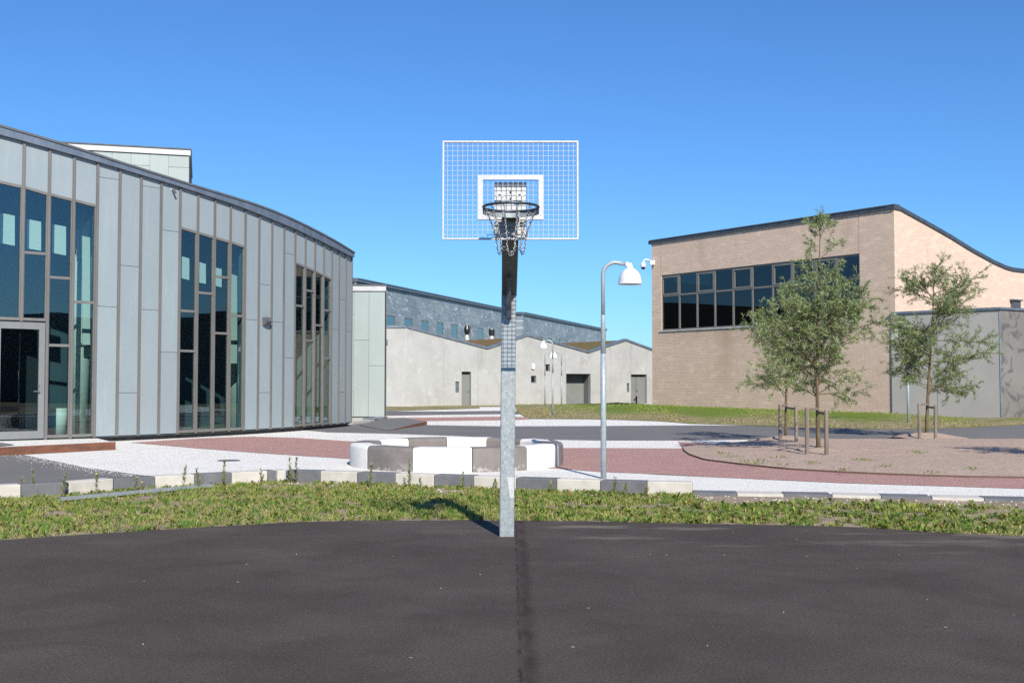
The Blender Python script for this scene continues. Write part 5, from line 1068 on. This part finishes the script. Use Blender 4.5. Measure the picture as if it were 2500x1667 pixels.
tw_ = [(140, 430, 110, 0, 'tall weed at the joint between the first two left kerb blocks', b4), (212, 440, 165, 0, 'tall weed in front of the first grey kerb block', b4), (400, 440, 150, 0, 'bushy weed by the left end of the steel rail', b4),
 (612, 430, 135, 1, 'yellow flowered weed in front of the pale block by the steel rail', b4), (862, 420, 105, 1, 'yellow flowered weed where the dark path ends', b4), (912, 420, 75, 1, 'short yellow flowered weed right beside the taller one', b4), (1168, 400, 160, 0, 'tall weed behind the right part of the steel rail', b4),
 (1268, 395, 135, 0, 'tall weed before the grey block past the rail', b4), (1428, 380, 175, 0, 'tall leafy weed just past the right end of the steel rail', b4), (1672, 355, 90, 0, 'small weed just left of the bend in the kerb', b4), (1852, 350, 150, 0, 'left stalk of the pair before the grey block at the bend', b4), (1890, 350, 155, 0, 'right taller stalk of the pair before the grey block at the bend', b4),
 (268, 490, 160, 0, 'thin weed before the left end of the round bench', b5), (520, 490, 175, 0, 'tall thin weed before the grey bench segment', b5), (590, 495, 65, 0, 'short weed between two kerb blocks left of the mast', b5), (865, 500, 110, 0, 'dark stalked weed two blocks left of the mast', b5), (1075, 500, 70, 0, 'small weed immediately left of the mast', b5),
 (1430, 520, 70, 0, 'small weed before the grey block right of the mast', b5), (1828, 540, 120, 0, 'leafy weed before the grey block at the near lamp', b5), (1900, 545, 85, 0, 'short weed right of the leafy one at the near lamp', b5), (2032, 545, 90, 0, 'weed at the joint before the last pale raised block', b5)]
for i, (x, y, h, fl, lab, c) in enumerate(tw_): tall(x, y+8, h, 50+i, fl, lab, c)
# small tufts of far grass to break the lawn edges
Vs, Fs, Ts = [], [], []; off = 0
n = 26000; i = rng.integers(0, NN-1, n); a = rng.random(n); b = rng.random(n); LO = np.array([tuple(v) for v in lo_]); UP = np.array([tuple(v) for v in up_])
bs = (LO[i]*(1-a[:, None])+LO[i+1]*a[:, None]); us = (UP[i]*(1-a[:, None])+UP[i+1]*a[:, None]); q = bs+(us-bs)*b[:, None]; q[:, 2] = us[:, 2]*b**.7+.02
d = nz(np.stack([rng.normal(0, .5, n), rng.normal(0, .5, n), np.ones(n)], 1))*rng.uniform(.04, .11, (n, 1)); side = nz(np.stack([rng.normal(0, 1, n), rng.normal(0, .5, n), np.zeros(n)], 1))
g = rng.random((n, 1)); tint = np.array([.13, .21, .025])*(1-g)+np.array([.24, .28, .06])*g; dryf = (rng.random(n) < .9*np.clip(1.3-b*2.2, 0, 1))[:, None]; tint = np.where(dryf, np.array([.30, .25, .13]), tint)
push(*quads_from(q, d, side, rng.uniform(.02, .05, n), tint)); tag(tinted_mesh('grass', np.vstack(Vs), np.vstack(Fs), np.vstack(Ts), M['weed']), 'short grass tufts on the bank before the brick building', 'grass', None, 'stuff')

# small tufts dotting the planted island
Vs, Fs, Ts = [], [], []; off = 0
for (x_, y_) in [(650, 690), (700, 705), (760, 688), (860, 668), (880, 712), (500, 640), (1340, 680), (1375, 684), (1700, 640), (1690, 632), (1060, 700), (1780, 760), (560, 660), (1500, 720), (2040, 735), (1250, 745)]:
    p = at_z(*b3(x_, y_), .08); n = 26; x = p.x+rng.normal(0, .09, n); y = p.y+rng.normal(0, .09, n); d = nz(np.stack([rng.normal(0, .8, n), rng.normal(0, .8, n), np.ones(n)], 1))*rng.uniform(.03, .09, (n, 1)); side = nz(np.stack([rng.normal(0, 1, n), rng.normal(0, .6, n), np.zeros(n)], 1))
    push(*quads_from(np.stack([x, y, np.full(n, .07)], 1), d, side, rng.uniform(.012, .025, n), np.tile(np.array([[.16, .20, .05]]), (n, 1))))
tag(tinted_mesh('grass', np.vstack(Vs), np.vstack(Fs), np.vstack(Ts), M['weed']), 'tiny scattered weeds on the planted gravel island', 'grass', None, 'stuff')
# loose white stones strayed from the gravel onto the dark path and verge
Vs, Fs = [], []; k = 0
def stone(x, y, z, r_):
    global k
    a = random.uniform(0, 6.28); q = [(x+r_*math.cos(a+t_)*random.uniform(.7, 1.2), y+r_*math.sin(a+t_)*random.uniform(.7, 1.2), z) for t_ in (0, 1.57, 3.14, 4.71)]
    Vs.extend(q+[(x, y, z+r_*.9)]); Fs.extend([(k, k+1, k+4), (k+1, k+2, k+4), (k+2, k+3, k+4), (k+3, k, k+4)]); k += 5
bnd = resample([at_z(*b4(*q)) for q in [(60, 183), (160, 183), (560, 265), (985, 321)]], 60)
for i in range(650):
    q = random.choice(bnd); dn = abs(random.gauss(0, .28)); stone(q.x-dn*.25+random.uniform(-.2, .2), q.y-dn, .001, random.uniform(.004, .010))
for i in range(500): x = random.uniform(-5, 8); y = float(highf(x))-random.uniform(.0, .9); stone(x, y, -.01, random.uniform(.006, .016))
for i in range(22): stone(random.uniform(-5.5, 6), random.uniform(6.5, 11.3), .001, random.uniform(.0025, .005))
me = bpy.data.meshes.new('stones'); me.from_pydata(Vs, [], Fs); me.materials.append(M['cement_white']); o = bpy.data.objects.new('stones', me); COL.objects.link(o)
tag(o, 'loose white gravel stones strayed onto path and verge', 'stones', None, 'stuff')

# ------------------------------------------------------------------ camera, sun, sky
cam = bpy.data.cameras.new('camera'); co = bpy.data.objects.new('camera', cam); COL.objects.link(co); co.location = (0, 0, EYE); co.rotation_euler = (math.pi/2+PITCH, 0, 0)
cam.sensor_width = 36; cam.lens = 36*F/2500; cam.clip_end = 2000; sc.camera = co
AZ, EL = math.radians(15), math.radians(35.5)
sv_ = Vector((math.sin(AZ)*math.cos(EL), -math.cos(AZ)*math.cos(EL), math.sin(EL)))
sun = bpy.data.lights.new('sun', 'SUN'); so = bpy.data.objects.new('sun', sun); COL.objects.link(so); sun.energy = 4.8; sun.angle = math.radians(.4); sun.color = (1, .93, .81)
so.rotation_euler = sv_.to_track_quat('Z', 'Y').to_euler()
w = bpy.data.worlds.new('World'); sc.world = w; w.use_nodes = True; nt = w.node_tree; bg = nt.nodes['Background']; sky = nt.nodes.new('ShaderNodeTexSky'); sky.sky_type = 'NISHITA'; sky.sun_disc = False
sky.sun_elevation = EL; sky.sun_rotation = math.atan2(sv_.x, sv_.y); sky.altitude = 0; sky.air_density = 1.0; sky.dust_density = .25; sky.ozone_density = 2.2
tm = nt.nodes.new('ShaderNodeMix'); tm.data_type = 'RGBA'; tm.blend_type = 'MULTIPLY'; tm.inputs[0].default_value = 1; tm.inputs[7].default_value = (.31, .56, .86, 1); nt.links.new(sky.outputs[0], tm.inputs[6]); nt.links.new(tm.outputs[2], bg.inputs[0]); bg.inputs[1].default_value = .12
sc.view_settings.view_transform = 'Standard'; sc.view_settings.look = 'None'; sc.view_settings.gamma = 1; sc.view_settings.exposure = .5
sc.render.engine = 'CYCLES'; sc.cycles.use_denoising = False; sc.cycles.sample_clamp_indirect = 1.5; sc.cycles.caustics_reflective = False; sc.cycles.blur_glossy = .5; sc.cycles.max_bounces = 8; sc.cycles.transparent_max_bounces = 12
